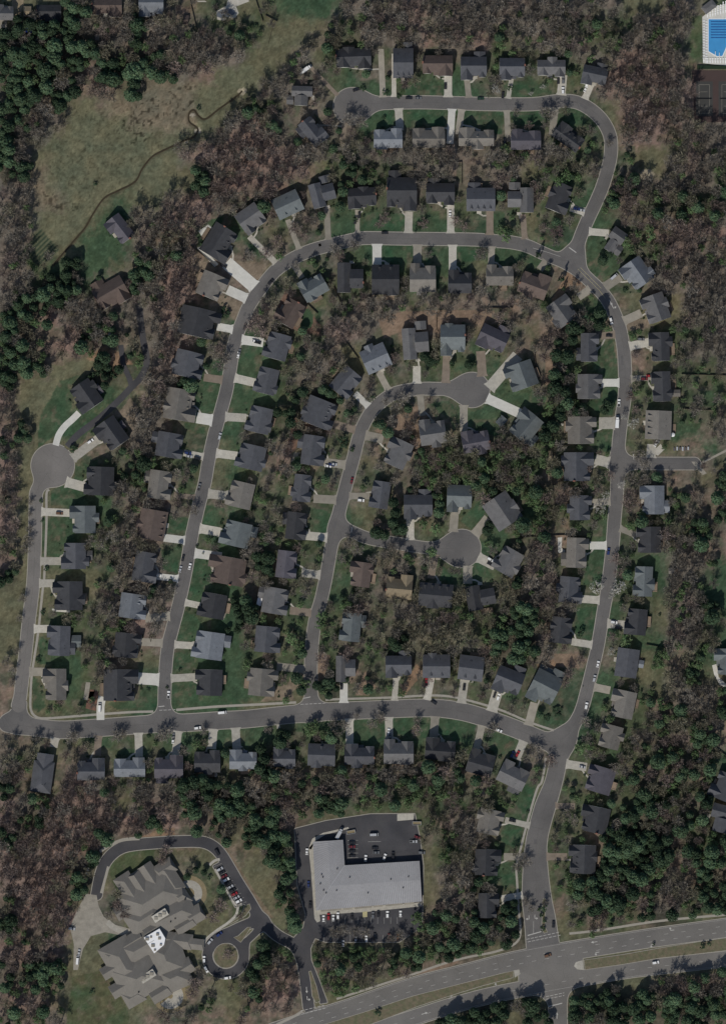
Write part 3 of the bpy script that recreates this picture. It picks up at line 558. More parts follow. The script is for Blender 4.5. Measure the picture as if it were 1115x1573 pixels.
hs('west of the hook street',
 (492,635,42,50,112,1,'D3',(514,652,546,660,12,'b')), (482,692,46,36,98,1,'Dr',(500,710,530,714,13,'o')), (465,750,42,28,97,1,'Dk',(484,766,518,768,13,'o')), (456,808,42,32,97,0,'Dr',(472,823,506,826,13,'c')),
 (441,867,42,32,97,8,'Dk',(466,880,500,884,13,'c')), (424,923,40,40,100,2,'Dr',(448,938,484,942,12,'b')), (412,982,40,40,95,1,'Dk',None))
hs('east of the hook street', (610,696,42,38,295,2,'Ak',(586,674,558,668,14,'o')), (583,760,42,30,278,1,'D',(565,762,536,762,10,'o')), (553,882,38,34,278,4,'Ak',None), (538,963,44,32,275,6,'Dr',None))
hs('outside the hook bend',
 (532,588,42,36,130,1,'Dk',(547,606,572,630,10,'n')), (577,551,40,38,156,5,'B3',(582,572,600,606,10,'o')), (638,528,40,48,176,2,'Cr',(640,565,640,590,12,'c')), (695,523,38,48,180,6,'Ac',(686,548,684,590,12,'b')), (756,522,44,36,205,8,'Ark',(738,542,740,572,14,'b')), (799,578,40,46,250,6,'Dk',(793,548,755,592,18,'c')))
hs('south of the hook circle', (664,663,40,40,352,2,'Ak',(648,636,645,606,10,'o')), (730,677,42,34,350,8,'Ac',(712,660,712,622,12,'o')), (806,654,44,40,310,6,'Ar',(798,635,748,612,15,'n')))
hs('north of the short circle', (642,779,44,38,180,1,'Ar',(630,798,630,832,12,'c')), (705,766,38,42,182,6,'Ak',(698,786,696,816,13,'o')), (771,785,48,44,236,2,'Bk',(748,798,730,820,15,'o')))
hs('south of the short circle', (613,901,40,38,5,7,'Ac',None), (669,914,52,36,5,0,'B4',(662,886,668,854,11,'b')), (738,917,44,38,350,0,'Ck',(718,894,718,866,14,'o')), (779,862,40,38,300,2,'D',(758,868,738,858,15,'c')))
SPECIAL = [
 (184,353,42,30,232,8,'Ack',None,'dusky roofed house alone on the bright lawn beside the creek meadow','dusky roofed house by the creek meadow'),
 (172,452,50,40,150,4,'Arco',None,'low brown farmhouse in the clearing between the lawn and the west pines','low brown farmhouse'),
 (8,20,28,24,0,2,'A',None,'grey roofed house at the extreme northwest corner with a pale patio','grey house at the northwest corner'),
 (76,21,38,26,180,0,'Aco',None,'dark grey roofed house just east of the dirt drive, above the blue tarp','dark grey house above the blue tarp'),
 (165,12,46,30,180,4,'Aco',None,'brown roofed house on the north edge, above the meadow pines','brown house on the north edge'),
 (233,9,38,36,180,5,'A',None,'blue grey roofed house on the north edge beside the red dirt yard','blue grey house on the north edge'),
 (1118,1016,40,46,270,6,'Ak',None,'teal roofed house on the east edge with a white rounded deck','teal house on the east edge'),
 (1112,1208,42,44,292,1,'Ar',None,'slate roofed house on the east edge, upper of the two near the woods trail','upper slate house on the east edge'),
 (1108,1257,42,38,285,1,'C',None,'slate roofed house on the east edge, lower of the two near the woods trail','lower slate house on the east edge'),
]
ORD = ['', 'first', 'second', 'third', 'fourth', 'fifth', 'sixth', 'seventh', 'eighth', 'ninth', 'tenth', '11th', '12th', '13th', '14th']
NS_ROWS = {'west of the top circle','west of the loop road','east of the loop road','east of the entry road','west of the entry road','beside the far west street','west of the sloping street','east of the sloping street','west of the hook street','east of the hook street'}
HOUSES = []
for row, items in H.items():
    for k, it in enumerate(items):
        n = len(items)
        ph = '%s house from %s, %s' % (ORD[k+1], 'north' if row in NS_ROWS else 'west', row)
        HOUSES.append(it + (None, ph))
for it in SPECIAL: HOUSES.append(it)

TONE = {'n':'conc_new','c':'conc','o':'conc_old','b':'brown_drive','g':'gravel'}
F_drive = new_field()
def gable(mb, x0, x1, y0, y1, ze, pitch, axis, hip=0.0, oh=.4, th=.22):
    """closed pitched roof; material 0 shingles, 1 trim"""
    x0 -= oh; x1 += oh; y0 -= oh; y1 += oh
    if axis == 'x':
        r = (y1-y0)/2*pitch; m = (y0+y1)/2; h = (y1-y0)/2*hip
        v = [(x0,y0,ze),(x1,y0,ze),(x1,y1,ze),(x0,y1,ze),(x0+h,m,ze+r),(x1-h,m,ze+r)]
        sl = [(0,1,5,4),(2,3,4,5)]; en = [(1,2,5),(3,0,4)]
    else:
        r = (x1-x0)/2*pitch; m = (x0+x1)/2; h = (x1-x0)/2*hip
        v = [(x0,y0,ze),(x1,y0,ze),(x1,y1,ze),(x0,y1,ze),(m,y0+h,ze+r),(m,y1-h,ze+r)]
        sl = [(1,2,5,4),(3,0,4,5)]; en = [(0,1,4),(2,3,5)]
    b = [(p[0],p[1],p[2]-th) for p in v[:4]]
    mb.add(v, sl, 0); mb.add(v, en, 0 if hip else 1)
    mb.add(v[:4]+b, [(1,0,4,5),(2,1,5,6),(3,2,6,7),(0,3,7,4)], 1); mb.add(b, [(3,2,1,0)], 1)
    return ze + r
def wallbox(mb, x0, x1, y0, y1, z1, z0=-.1): mb.box(x0, x1, y0, y1, z0, z1)
BOXES = []          # footprints: centre, half sizes, angle
def build_house(rec):
    cx, cy, w_, d_, hd, rc, sh, drv, lab, ph = rec
    R = random.Random(int(cx*7919+cy*13)); th = math.radians(hd); W, D = w_*S-.8, d_*S-.8
    c = P((cx, cy)); name = 'house'
    feat = {'A':'gabled','B':'dormered','C':'cross-gabled','D':'twin-gabled','H':'hipped'}[sh[0]]
    if lab is None: lab = '%s roofed %s house, %s' % (ROOFN[rc], feat, ph.replace(' house', '', 1))
    root = thing(name, (c[0], c[1], 0), -th, lab, 'house', 'houses of the neighbourhood')
    root['ph'] = ph
    BOXES.append((c[0], c[1], W/2+.4, D/2+.4, th))
    ze = (3.1 if 'o' in sh else R.uniform(5.3, 5.9)); pit = R.uniform(.62, .78); one = 'o' in sh
    s = R.choice((-1, 1))
    if drv:
        dx, dy = X(drv[0])-c[0], Y(drv[1])-c[1]; s = 1 if dx*math.cos(th)-dy*math.sin(th) >= 0 else -1
    wl, rf = MB(), MB(); gabs = []; x0, x1, y0, y1 = -W/2, W/2, -D/2, D/2; roofs = [MAT['roof%d' % rc], MAT['trim']]
    ty = sh[0]; zt = ze
    if ty == 'A':
        ym = y1-.2*D; wallbox(wl, x0, x1, y0, ym, ze); zt = gable(rf, x0, x1, y0, ym, ze, pit, 'x')
        g = (.5*s*W-.44*s*W, .5*s*W); ga, gb = min(g), max(g); gabs.append((ga, gb, -.08*D, y1, ze-.25, pit*1.32))
        t_ = (-.5*s*W, -.5*s*W+.27*s*W); gabs.append((min(t_)+.6*(s > 0)*1, max(t_), -.02*D, ym+.07*D, ze-.4, pit*1.5))
    elif ty == 'B':
        wallbox(wl, x0, x1, y0, y1, ze); zt = gable(rf, x0, x1, y0, y1, ze, pit*.85, 'x')
    elif ty == 'C':
        a, b = (0.0, x1) if s > 0 else (x0, 0.0); a2, b2 = (x0, 0.0) if s > 0 else (0.0, x1)
        wallbox(wl, a, b, y0, y1, ze); zt = gable(rf, a, b, y0, y1, ze, pit, 'y')
        gabs.append(('x', a2+(.0), b2, y0+.15*D, y1-.22*D, ze-.3, pit))
    elif ty == 'D':
        ym = y1-.16*D; wallbox(wl, x0, x1, y0, ym, ze); zt = gable(rf, x0, x1, y0, ym, ze, pit*.92, 'x')
        gabs.append((x0+.02*W, x0+.36*W, -.05*D, y1 if s < 0 else ym+.09*D, ze-.25, pit*1.32)); gabs.append((x1-.38*W, x1-.02*W, -.05*D, y1 if s > 0 else ym+.07*D, ze-.3, pit*1.4))
    else:
        ym = y1-.2*D if 't' in sh else y1
        wallbox(wl, x0, x1, y0, ym, ze); zt = gable(rf, x0, x1, y0, ym, ze, .5, 'y' if D > W else 'x', hip=.9)
        if 't' in sh: gabs.append((x0+1.5, x1-1.2, y1-.45*D, y1, ze-1.0, .62))
    if ty in 'ABD' and R.random() < .6 and 'r' not in sh:   # a lower gable over the back rooms
        u0 = R.uniform(-.42, .1)*W; e = y0-R.uniform(.6, 2.4); gabs.append((u0, u0+R.uniform(.3, .38)*W, e, 0, ze-.35, pit*R.uniform(.95, 1.25)))
        BOXES.append((c[0]+(u0+.17*W)*math.cos(th)+e*math.sin(th), c[1]-(u0+.17*W)*math.sin(th)+e*math.cos(th), .2*W, 1.2, th))
    front = y1 if ty in 'BC' else (y1-.18*D)
    wall = None
    for g in gabs:
        m = MB()
        if g[0] == 'x':
            _, a, b, c0, c1, z, p = g; wallbox(wl, a+.003, b-.003, c0, c1, z); gable(m, a, b, c0, c1, z, p, 'x')
        else:
            a, b, c0, c1, z, p = g; wallbox(wl, a+.004, b-.004, c0+.01, c1, z-.003); gable(m, a, b, c0, c1, z, p, 'y')
        m.obj('gable_roof', roofs, root)
    if 'r' in sh:                                          # lower rear or side room
        m = MB(); a = -s*W*.5+s*.05*W; b = a+s*W*.42; a, b = min(a, b), max(a, b); e = y0-.16*D-1.2
        wallbox(wl, a, b, e, y0+.01, ze*.62); gable(m, a, b, e, y0+.6, ze*.62, .55, 'y'); m.obj('rear_room_roof', roofs, root)
        BOXES.append((c[0]+(a+b)/2*math.cos(th)+(e+y0)/2*math.sin(th), c[1]-(a+b)/2*math.sin(th)+(e+y0)/2*math.cos(th), (b-a)/2, (y0-e)/2, th))
    wl.obj('wall', MAT['brick'] if R.random() < .22 else MAT['wall'], root)
    rf.obj('roof', roofs, root)
    nd = next((int(ch) for ch in sh if ch.isdigit()), 0)
    for i in range(nd):                                    # dormers on the front slope
        u = x0+W*(i+.7)/(nd+.4) if ty == 'B' else -s*W*(.38-.22*i)
        q = (y1 if ty in 'BC' else y1-.2*D); yb = q-1.4; m = MB(); mw = MB()
        zz = ze+.55; wallbox(mw, u-.85, u+.85, yb-2.6, yb, zz+.95, ze-.1); gable(m, u-.85, u+.85, yb-4.2, yb, zz+.95, 1.2, 'y', oh=.2, th=.12)
        d_o = mw.obj('dormer', MAT['wall'], root); m.obj('dormer_roof', roofs, d_o)
    if 'c' in sh:
        m = MB(); u = -s*(W/2+.35); yq = y0+D*.33; m.box(u-.45, u+.45, yq-.75, yq+.75, -.1, zt+.7); m.box(u-.3, u+.3, yq-.5, yq+.5, zt+.7, zt+.95); m.obj('chimney', MAT['brick'], root)
    if 'k' in sh:
        m = MB(); a = R.uniform(-.4, 0)*W; b = a+R.uniform(.3, .45)*W; e = y0-R.uniform(2.8, 4.2); z = R.choice((.4, 1.2, 2.4))
        m.box(a, b, e, y0-.01, z-.2, z, 0, True)
        for px in (a+.15, b-.15): m.box(px-.08, px+.08, e+.05, e+.21, -.1, z-.2)
        for (xa, xb, ya, yb) in ((a, b, e, e+.08), (a, a+.08, e+.09, y0-.02), (b-.08, b, e+.09, y0-.02)): m.box(xa, xb, ya, yb, z+.8, z+.95, 0, True)
        n = 7
        for i in range(n+1): xx = a+.04+(b-a-.08)*i/n; m.box(xx-.035, xx+.035, e+.01, e+.07, z, z+.8)
        m.obj('deck', MAT['wood'], root)
    # openings on the street side, porch step, roof vents
    for u in ((-.3*W, .0) if R.random() < .5 else (-.12*W, .2*W)):
        m = MB(); yy = front+.03 if ty not in 'C' else y1+.03; m.box(u-.55, u+.55, yy-.06, yy, 1.0, 2.4, 0, True); m.obj('window', MAT['glass'], root)
    ph_ = MB(); u = -s*W*.06; ph_.box(u-1.6, u+1.6, front-.01, front+1.9, -.05, .35); ph_.obj('porch', MAT['conc'], root)
    if ty in 'AD' and R.random() < .6:
        m = MB(); m.add([(u-1.9,front-.3,3.3),(u+1.9,front-.3,3.3),(u+1.9,front+2.0,2.75),(u-1.9,front+2.0,2.75),(u-1.9,front-.3,3.1),(u+1.9,front-.3,3.1),(u+1.9,front+2.0,2.55),(u-1.9,front+2.0,2.55)],
              [(0,3,2,1),(3,7,6,2),(4,5,6,7),(0,4,7,3),(2,6,5,1)]); m.obj('porch_roof', roofs[0], root)
    gx_ = s*W*.28; m = MB(); yy = y1+.03; m.box(gx_-2.2, gx_+2.2, yy-.07, yy, .05, 2.2, 0, True); m.obj('garage_door', MAT['trim'], root)
    for i in range(2):
        u = R.uniform(-.3, .3)*W; yv = y0+.2*D; zr = ze+.15*D*pit; m = MB(); m.box(u-.18, u+.18, yv-.18, yv+.18, zr-.6, zr+.75); m.obj('roof_vent', MAT['black'], root)
    # drive and front walk
    if drv:
        hx, hy, rx, ry, wd, tn = drv; a = np.array(P((hx, hy))); b = np.array(P((rx, ry))); e = (b-a)/np.hypot(*(b-a)); L_ = np.hypot(*(b-a))
        t = L_*.4
        while t < L_+14 and at(F_kerbcut, *(a+e*t)) > -.25: t += .2
        if t >= L_+14: t = L_
        nn = np.array((-e[1], e[0])); hw = wd*S/2; b = a+e*t
        a0 = a-e*1.2
        v = [a0+nn*hw, a0-nn*hw, b-e*2.0-nn*hw, b-nn*(hw+.9), b+nn*(hw+.9), b-e*2.0+nn*hw]
        zz = .085+.001*(len(BOXES) % 20); mb = MB(); mb.add([(*p, zz) for p in v], [(0,1,2,3,4,5)])
        fa = mb.f[0]; ar = sum(v[i][0]*v[(i+1)%6][1]-v[(i+1)%6][0]*v[i][1] for i in range(6))
        if ar < 0: mb.f[0] = fa[::-1]
        tag(mb.obj('driveway', MAT[TONE[tn]]), kind='structure')
        stamp_poly(F_drive, [tuple(p) for p in v], 6)
        # walk from the drive to the porch
        u = -s*W*.06; q0 = np.array((c[0]+u*math.cos(th)+(front+1.7)*math.sin(th), c[1]-u*math.sin(th)+(front+1.7)*math.cos(th)))
        tt = max(1.5, min(t-1, (q0-a) @ e+1.5)); q1 = a+e*tt; q1 = q1+nn*hw*.8*np.sign((q0-q1) @ nn)
        if np.hypot(*(q1-q0)) > 1.5 and R.random() < .75:
            mid = q0+(q1-q0)*.5+np.array((math.sin(th), math.cos(th)))*.8
            tag(strip([q0, mid, q1], .55, .07).obj('front_path', MAT['conc']), kind='structure')
    return root
house_roots = [build_house(r) for r in HOUSES]
BOXES.append((*P((398, 917)), 3.2, 5.5, math.radians(100)))
BOXES.append((*P((67, 1190)), 8, 14, math.radians(8)))
def in_house(x, y, m=0.0):
    for cx, cy, hx, hy, th in BOXES:
        dx, dy = x-cx, y-cy
        if dx*dx+dy*dy > 900: continue
        u = dx*math.cos(th)-dy*math.sin(th); v = dx*math.sin(th)+dy*math.cos(th)
        if abs(u) < hx+m and abs(v) < hy+m: return True
    return False
# extra paving: curved and shared drives, gravel yard
def path(name, pts, wd, m, z, k=5):
    sp = [P(q) for q in smooth(pts, k)]; o = strip(sp, wd*S/2, z).obj(name, MAT[m]); tag(o, kind='structure'); stamp_line(F_drive, sp, wd*S/2, 6); return o
path('driveway', [(122,634),(112,644),(100,655),(91,668),(86,684)], 10, 'conc_new', .09)
path('access_drive', [(104,686),(120,668),(150,645),(180,618),(203,594),(216,580),(226,556),(220,520),(214,470)], 10, 'lot', .10)
path('access_drive', [(203,594),(198,578),(190,560),(186,530)], 8, 'lot', .115)
path('driveway', [(158,1070),(155,1085),(155,1106)], 12, 'conc_new', .10, 2)
path('driveway', [(132,1075),(134,1062),(136,1048)], 7, 'conc_old', .09, 2)
mb = MB(); mb.prism([P(q) for q in [(133,1373),(149,1375),(152,1392),(160,1408),(175,1420),(205,1428),(203,1440),(162,1432),(140,1438),(128,1458),(120,1490),(113,1490),(114,1450),(108,1425),(116,1405),(126,1385)]], 0, .10)
tag(mb.obj('gravel_yard', MAT['gravel']), kind='structure'); stamp_poly(F_drive, [P(q) for q in [(133,1373),(149,1375),(152,1392),(175,1420),(205,1428),(203,1440),(162,1432),(140,1438),(120,1490),(113,1490),(108,1425)]], 6)
F_alld = np.minimum(F_drive, 60)
pave('road', F_res, .05, MAT['road'], [F_old, F_art, F_lot], F_drive)
pave('road', F_old, .06, MAT['road_old'], [F_res, F_art, F_lot], F_drive)
pave('highway', F_art, .07, MAT['arterial'], [F_res, F_lot], F_drive)
pave('car_park', F_lot, .04, MAT['lot'], [F_res, F_art], F_drive)
tag(KERB.obj('kerb', MAT['kerb']), kind='structure')
# pavements
for pts, wd in [([(76,752),(72,759),(72,800),(70,855),(68,895),(66,907),(59,973),(50,1032),(47.5,1068),(48,1090),(56,1101),(72,1103.5),(125,1099.5),(150,1097.5),(200,1094),(236,1093)], 3.6),
                ([(271,1090.5),(300,1088),(340,1085),(400,1082),(455,1079)], 3.8), ([(500,1075),(520,1074),(600,1071.5),(650,1068.5),(683,1069),(714,1074.5),(767,1090),(812,1109),(850,1122)], 3.4),
                ([(838,1164),(832,1200),(824.5,1212),(811,1258),(800,1301),(793,1330),(794,1358),(796,1395),(799,1432),(790,1450),(760,1462),(720,1470),(682,1480),(630,1498),(579,1514.5),(517,1534.5)], 3.4),
                ([(874,1434),(895,1432),(932,1427),(1014,1414.5),(1115,1405),(1170,1400)], 3.6), ([(465,1553),(452,1561),(425,1574)], 4),
                ([(154,1308),(170,1298),(190,1290),(215,1288)], 5), ([(167,1331),(162,1350),(156,1372)], 4)]:
    path('pavement', pts, wd, 'kerb', .075)
# ------------------------------------------------------------------ road markings (flat paint)
def dashes(name, pts, n_on, n_off, wd, m='paint', z=.085, off=0.0):
    sp = [np.array(P(q)) for q in pts]; mb = MB(); t = 0; on = True; rem = n_on
    for k in range(len(sp)-1):
        a, b = sp[k], sp[k+1]; L_ = np.hypot(*(b-a)); e = (b-a)/L_; nn = np.array((-e[1], e[0])); p = 0
        while p < L_-1e-6:
            q = min(L_, p+rem)
            if on:
                v = [a+e*p+nn*(off-wd/2), a+e*q+nn*(off-wd/2), a+e*q+nn*(off+wd/2), a+e*p+nn*(off+wd/2)]; mb.add([(*x, z) for x in v], [(0,1,2,3)])
            rem -= q-p; p = q
            if rem <= 1e-6: on = not on; rem = n_on if on else n_off
    return tag(mb.obj(name, MAT[m]), kind='structure')
nbp = nb; sbp = sb
dashes('lane_marking', nbp[2:], 3, 9, .16, off=1.4*S*2); dashes('lane_marking', nbp[2:], 3, 6, .2, off=-6*S); dashes('edge_marking', nbp[2:], 40, .1, .13, off=12.5*S)
dashes('lane_marking', sbp[2:], 3, 9, .16); dashes('edge_marking', sbp[2:], 40, .1, .13, off=-10.3*S)
def arrow(cx, cy, ang, kind, z=.09, s=1.0):
    """painted lane arrow; ang = heading, kind straight or turn"""
    th = math.radians(ang); f = np.array((math.sin(th), math.cos(th))); r = np.array((math.cos(th), -math.sin(th))); c = np.array(P((cx, cy))); mb = MB()
    def quad(a, b, wd):
        d = (b-a)/np.hypot(*(b-a)); n = np.array((-d[1], d[0]))*wd/2; mb.add([(*(a-n), z), (*(b-n), z), (*(b+n), z), (*(a+n), z)], [(0,1,2,3)])
    quad(c-f*1.8*s, c+f*1.0*s, .42)
    if kind == 'straight':
        t = c+f*2.6*s; l = c+f*1.0*s-r*.85; q = c+f*1.0*s+r*.85; mb.add([(*l, z), (*q, z), (*t, z)], [(0,1,2)])
    else:
        sg = 1 if kind == 'right' else -1
        quad(c+f*.8*s, c+f*.8*s+r*1.1*sg, .42); t = c+f*.8*s+r*2.2*sg; l = c+f*1.7*s+r*1.0*sg; q = c-f*.1*s+r*1.0*sg; mb.add([(*l, z), (*t, z), (*q, z)], [(0,1,2) if sg > 0 else (0,2,1)])
    return tag(mb.obj('lane_arrow', MAT['paint']), kind='structure')
arrow(913,1447,262,'straight'); arrow(916,1463,262,'left'); arrow(1031,1429,262,'right'); arrow(1001,1451,262,'left'); arrow(692,1533,72,'left'); arrow(760,1515,75,'left'); arrow(651,1557,72,'straight')
arrow(821,1409,180,'left'); arrow(812,1410,180,'right'); arrow(471,1520,175,'straight'); arrow(472,1534,175,'left'); arrow(937,464,150,'straight'); arrow(941,472,150,'left'); arrow(855,1561,0,'straight')
def line(a, b, wd=.3, m='paint', z=.095): return tag(strip([P(a), P(b)], wd/2, z).obj('stop_line', MAT[m]), kind='structure')
line((810,1437),(831,1431),.6); line((873.5,380),(884.5,388),.6); line((244,1085.5),(253,1084.5),.5); line((972,697),(973,706),.5); line((541,810),(539.5,818),.5); line((465,1073),(477,1070.5),.5); line((842,1546),(863,1541),.6)
for a, b in [((808,1443),(858,1432)),((810,1447),(862,1436)),((462,1553),(498,1544)),((463,1558),(502,1548)),((462,1082),(500,1080)),((245,1091),(272,1090)),((838,1535),(866,1529)),((838,1531),(866,1525))]:
    dashes('crossing_marking', [a, b], 2.2, .8, .35, z=.1)
line((819,1415),(819,1434),.2); dashes('centre_line', [(818,381),(836,386),(860,394)], 30, .1, .2, 'paint'); dashes('centre_line', [(887,413),(903,429),(920,446),(929,458)], 30, .1, .2, 'paint_y'); dashes('centre_line', [(891,411),(907,427),(923,443)], 30, .1, .2, 'paint_y')
for i in range(12): line((500+i*10,1409),(500+i*10,1419),.14)
for i in range(13): line((498+i*10,1436),(498+i*10,1446),.14)
for i in range(9): line((534,1291+i*6.6),(550,1290.6+i*6.6),.14)
for i in range(10): t = i/9; line((326+36*t,1333+59*t),(341+38*t,1326+59*t),.12)
line((565,1293),(585,1292.5),.16)
# sealed seams along the crowns of the streets and square repair patches
MAT['seam_tar'] = mat('tar_seam', (.085,.082,.08), .9, .2, .4); MAT['patch'] = mat('asphalt_patch', (.108,.104,.102), .9, .12, .4, .1, 2)
for nm_, (pts_, r_) in list(ROADS.items())+list(OLD.items()):
    if nm_ != 'stub': dashes('road_seam', smooth(pts_, 4)[1:-1], 17, 3.5, .11, 'seam_tar', .078)
Rp = random.Random(4)
for nm_, (pts_, r_) in list(ROADS.items()):
    sp_ = smooth(pts_, 4)
    for k_ in range(max(1, len(sp_)//14)):
        i_ = Rp.randrange(1, len(sp_)-2); a_, b_ = np.array(P(sp_[i_])), np.array(P(sp_[i_+1])); d_ = (b_-a_)/np.hypot(*(b_-a_)); n_ = np.array((-d_[1], d_[0])); c_ = a_+n_*Rp.uniform(-2.2, 2.2); l_ = Rp.uniform(1, 3.5); w_ = Rp.uniform(.6, 1.4)
        mb_ = MB(); mb_.add([(*(c_+d_*x*l_+n_*y*w_), .072) for x, y in ((-1,-1),(1,-1),(1,1),(-1,1))], [(0,1,2,3)]); tag(mb_.obj('road_patch', MAT['patch']), kind='structure')
def island(name, pts, m, z=.16):
    mb = MB(); mb.prism([P(q) for q in pts], 0, z); return tag(mb.obj(name, MAT[m]), kind='structure')
MAT['median'] = mat('median_grass', (.110,.112,.066), .95, .3, .5, .3, 2.5, col2=(.15,.125,.085))
MAT['bed'] = mat('mulch_bed', (.16,.09,.065), .95, .3, .6, .2, 3)
def median(pts):
    island('kerb', pts, 'kerb', .15); c = np.mean(np.array(pts), 0); q = []
    n = len(pts)
    for i in range(n):
        p = np.array(pts[i]); d = c-p; q.append(p)
    p = np.array([P(x) for x in pts]); ar = sum(p[i][0]*p[(i+1)%n][1]-p[(i+1)%n][0]*p[i][1] for i in range(n)); sg = 1 if ar > 0 else -1; o = []
    for i in range(n):
        a, b, c_ = p[i-1], p[i], p[(i+1)%n]; e1 = (b-a)/np.hypot(*(b-a)); e2 = (c_-b)/np.hypot(*(c_-b)); nn = np.array((-(e1+e2)[1], (e1+e2)[0]))*sg; nn = nn/max(.3, np.hypot(*nn)); o.append(b+nn*.4)
    mb = MB(); mb.prism([tuple(x) for x in o], 0, .19); tag(mb.obj('verge', MAT['median']), kind='structure')
median([(495,1574),(560,1554),(634,1529.5),(712,1509.5),(775,1493.5),(789,1491),(788,1502),(740,1515),(698,1528),(640,1547),(575,1572),(520,1592),(480,1600)])
median([(896,1474.5),(955,1466),(1014,1455.5),(1060,1448),(1115,1440),(1170,1432),(1170,1453),(1115,1460.5),(1060,1467),(1014,1472),(955,1482),(898,1490)])
island('traffic_island', [(884,1478),(894,1475),(896,1490),(886,1489),(881,1484)], 'conc', .17); island('traffic_island', [(789,1490.5),(797,1489),(799,1496),(790,1502)], 'conc', .17)
median([(833,1380),(837,1379),(838,1425),(841,1432),(835,1434),(831,1425)])
median([(474,1492),(478,1491),(487,1516),(492,1538),(485,1541),(479,1530),(477,1510)])
median([(375,1391),(384,1388),(386,1396),(378,1407),(362,1416),(345,1424),(358,1414),(371,1404)])
median([(347+19.5*math.cos(a), 1468+19.5*math.sin(a)) for a in np.linspace(0, 2*math.pi, 28)[:-1]])
median([(359,1440),(366,1437),(380,1424),(386,1424),(378,1438),(370,1448)])
island('shop_pavement', [(474,1303),(482,1294),(482.5,1300),(488,1398),(647,1386),(648,1392),(560,1401),(491,1405),(492,1415),(487,1417),(483,1411),(478,1340)], 'conc', .15)
island('shop_pavement', [(474,1303),(480,1288),(497,1279),(535,1270.5),(536,1273),(500,1282),(484,1292),(478,1305)], 'conc', .15)
island('loading_pad', [(610,1250.5),(636,1250),(635,1259),(610,1261)], 'conc', .09)
island('service_lane', [(535,1322),(640,1304),(642,1309),(537,1326)], 'lot', .12); island('marked_bay', [(557,1400.5),(564,1400),(564,1408.5),(557,1409)], 'paint_y', .165)

# ------------------------------------------------------------------ shop building
def wpoly(pts): return [P(q) for q in pts]
t = thing('shop_building', (*P((560,1345)), 0), 0, 'long L-shaped shop building under a pale grey metal roof in the dark car park', 'shop building')
def local(o, par):                 # mesh built in world coordinates, parented to a thing
    o.parent = par; o.matrix_parent_inverse = par.matrix_basis.inverted(); return o
L_ = [(483,1294),(526,1291),(528.7,1330),(643,1323.5),(646.5,1382.5),(487,1396.5)]
mb = MB(); mb.prism(wpoly(L_), 0, 4.6); local(mb.obj('wall', MAT['wall']), t)
mb = MB(); z0, z1 = 4.62, 5.5
A = {k: P(q) for k, q in dict(a=(480.6,1292.3),b=(527,1289.6),c=(529.5,1328.6),d=(644,1321.8),e=(647.6,1384),f=(485.6,1398),g=(503.7,1291),h=(507.5,1360),i=(645.8,1351)).items()}
def q3(k, z): return (*A[k], z)
mb.add([q3('f',z0),q3('e',z0),q3('i',z1),q3('h',z1)], [(0,1,2,3)]); mb.add([q3('h',z1),q3('i',z1),q3('d',z0),q3('c',z0)], [(0,1,2,3)])
mb.add([q3('a',z0),q3('f',z0),q3('h',z1),q3('g',z1)], [(0,1,2,3)]); mb.add([q3('g',z1),q3('h',z1),q3('c',z0),q3('b',z0)], [(0,1,2,3)])
mb.add([q3('a',z0),q3('g',z1),q3('b',z0)], [(0,2,1)]); mb.add([q3('e',z0),q3('d',z0),q3('i',z1)], [(0,1,2)])
local(mb.obj('roof', MAT['metal_roof']), t)
mb = MB()                                                # standing seams
def seam(p, q):
    p, q = np.array(p), np.array(q); d = q-p; n = np.array((-d[1], d[0], 0)); n = n/np.hypot(*n[:2])*.08; u = np.array((0,0,.10)); mb.add([p-n,p+n,p+n+u,p-n+u,q-n,q+n,q+n+u,q-n+u], [(3,2,6,7),(0,3,7,4),(1,5,6,2)])
def lerp(p, q, t): return tuple(np.array(p)*(1-t)+np.array(q)*t)
for i in range(1, 44):
    t_ = i/44; seam(lerp(q3('f',z0),q3('e',z0),t_), lerp(q3('h',z1),q3('i',z1),t_)); seam(lerp(q3('c',z0),q3('d',z0),t_), lerp(q3('h',z1),q3('i',z1),t_))
for i in range(1, 26):
    t_ = i/26; seam(lerp(q3('a',z0),q3('f',z0),t_), lerp(q3('g',z1),q3('h',z1),t_)); seam(lerp(q3('b',z0),q3('c',z0),t_), lerp(q3('g',z1),q3('h',z1),t_))
MAT['seam'] = mat('roof_seam', (.165,.165,.17), .6, .05, 1)
local(mb.obj('roof_seams', MAT['seam']), t)
for (px, py) in [(494,1343),(496,1347),(492,1357),(501,1371),(497,1367),(517,1367),(565,1371),(619,1363),(627,1346),(537,1347),(518,1334),(600,1350)]:
    m = MB(); x, y = P((px, py)); m.box(x-.35, x+.35, y-.35, y+.35, 4.6, 6.1); local(m.obj('roof_vent', MAT['black']), t)
for (a, b) in [((493,1396.5),(524,1394)),((527,1394),(541,1392.7)),((545,1392.4),(571,1390)),((574,1389.8),(588,1388.5)),((592,1388.2),(618,1386)),((621,1385.8),(636,1384.4))]:
    m = MB(); pa, pb = np.array(P(a)), np.array(P(b)); off = np.array((0, -1.6)); m.prism([tuple(pa), tuple(pb), tuple(pb+off), tuple(pa+off)], 3.1, 3.3); local(m.obj('shop_canopy', MAT['conc_old']), t)

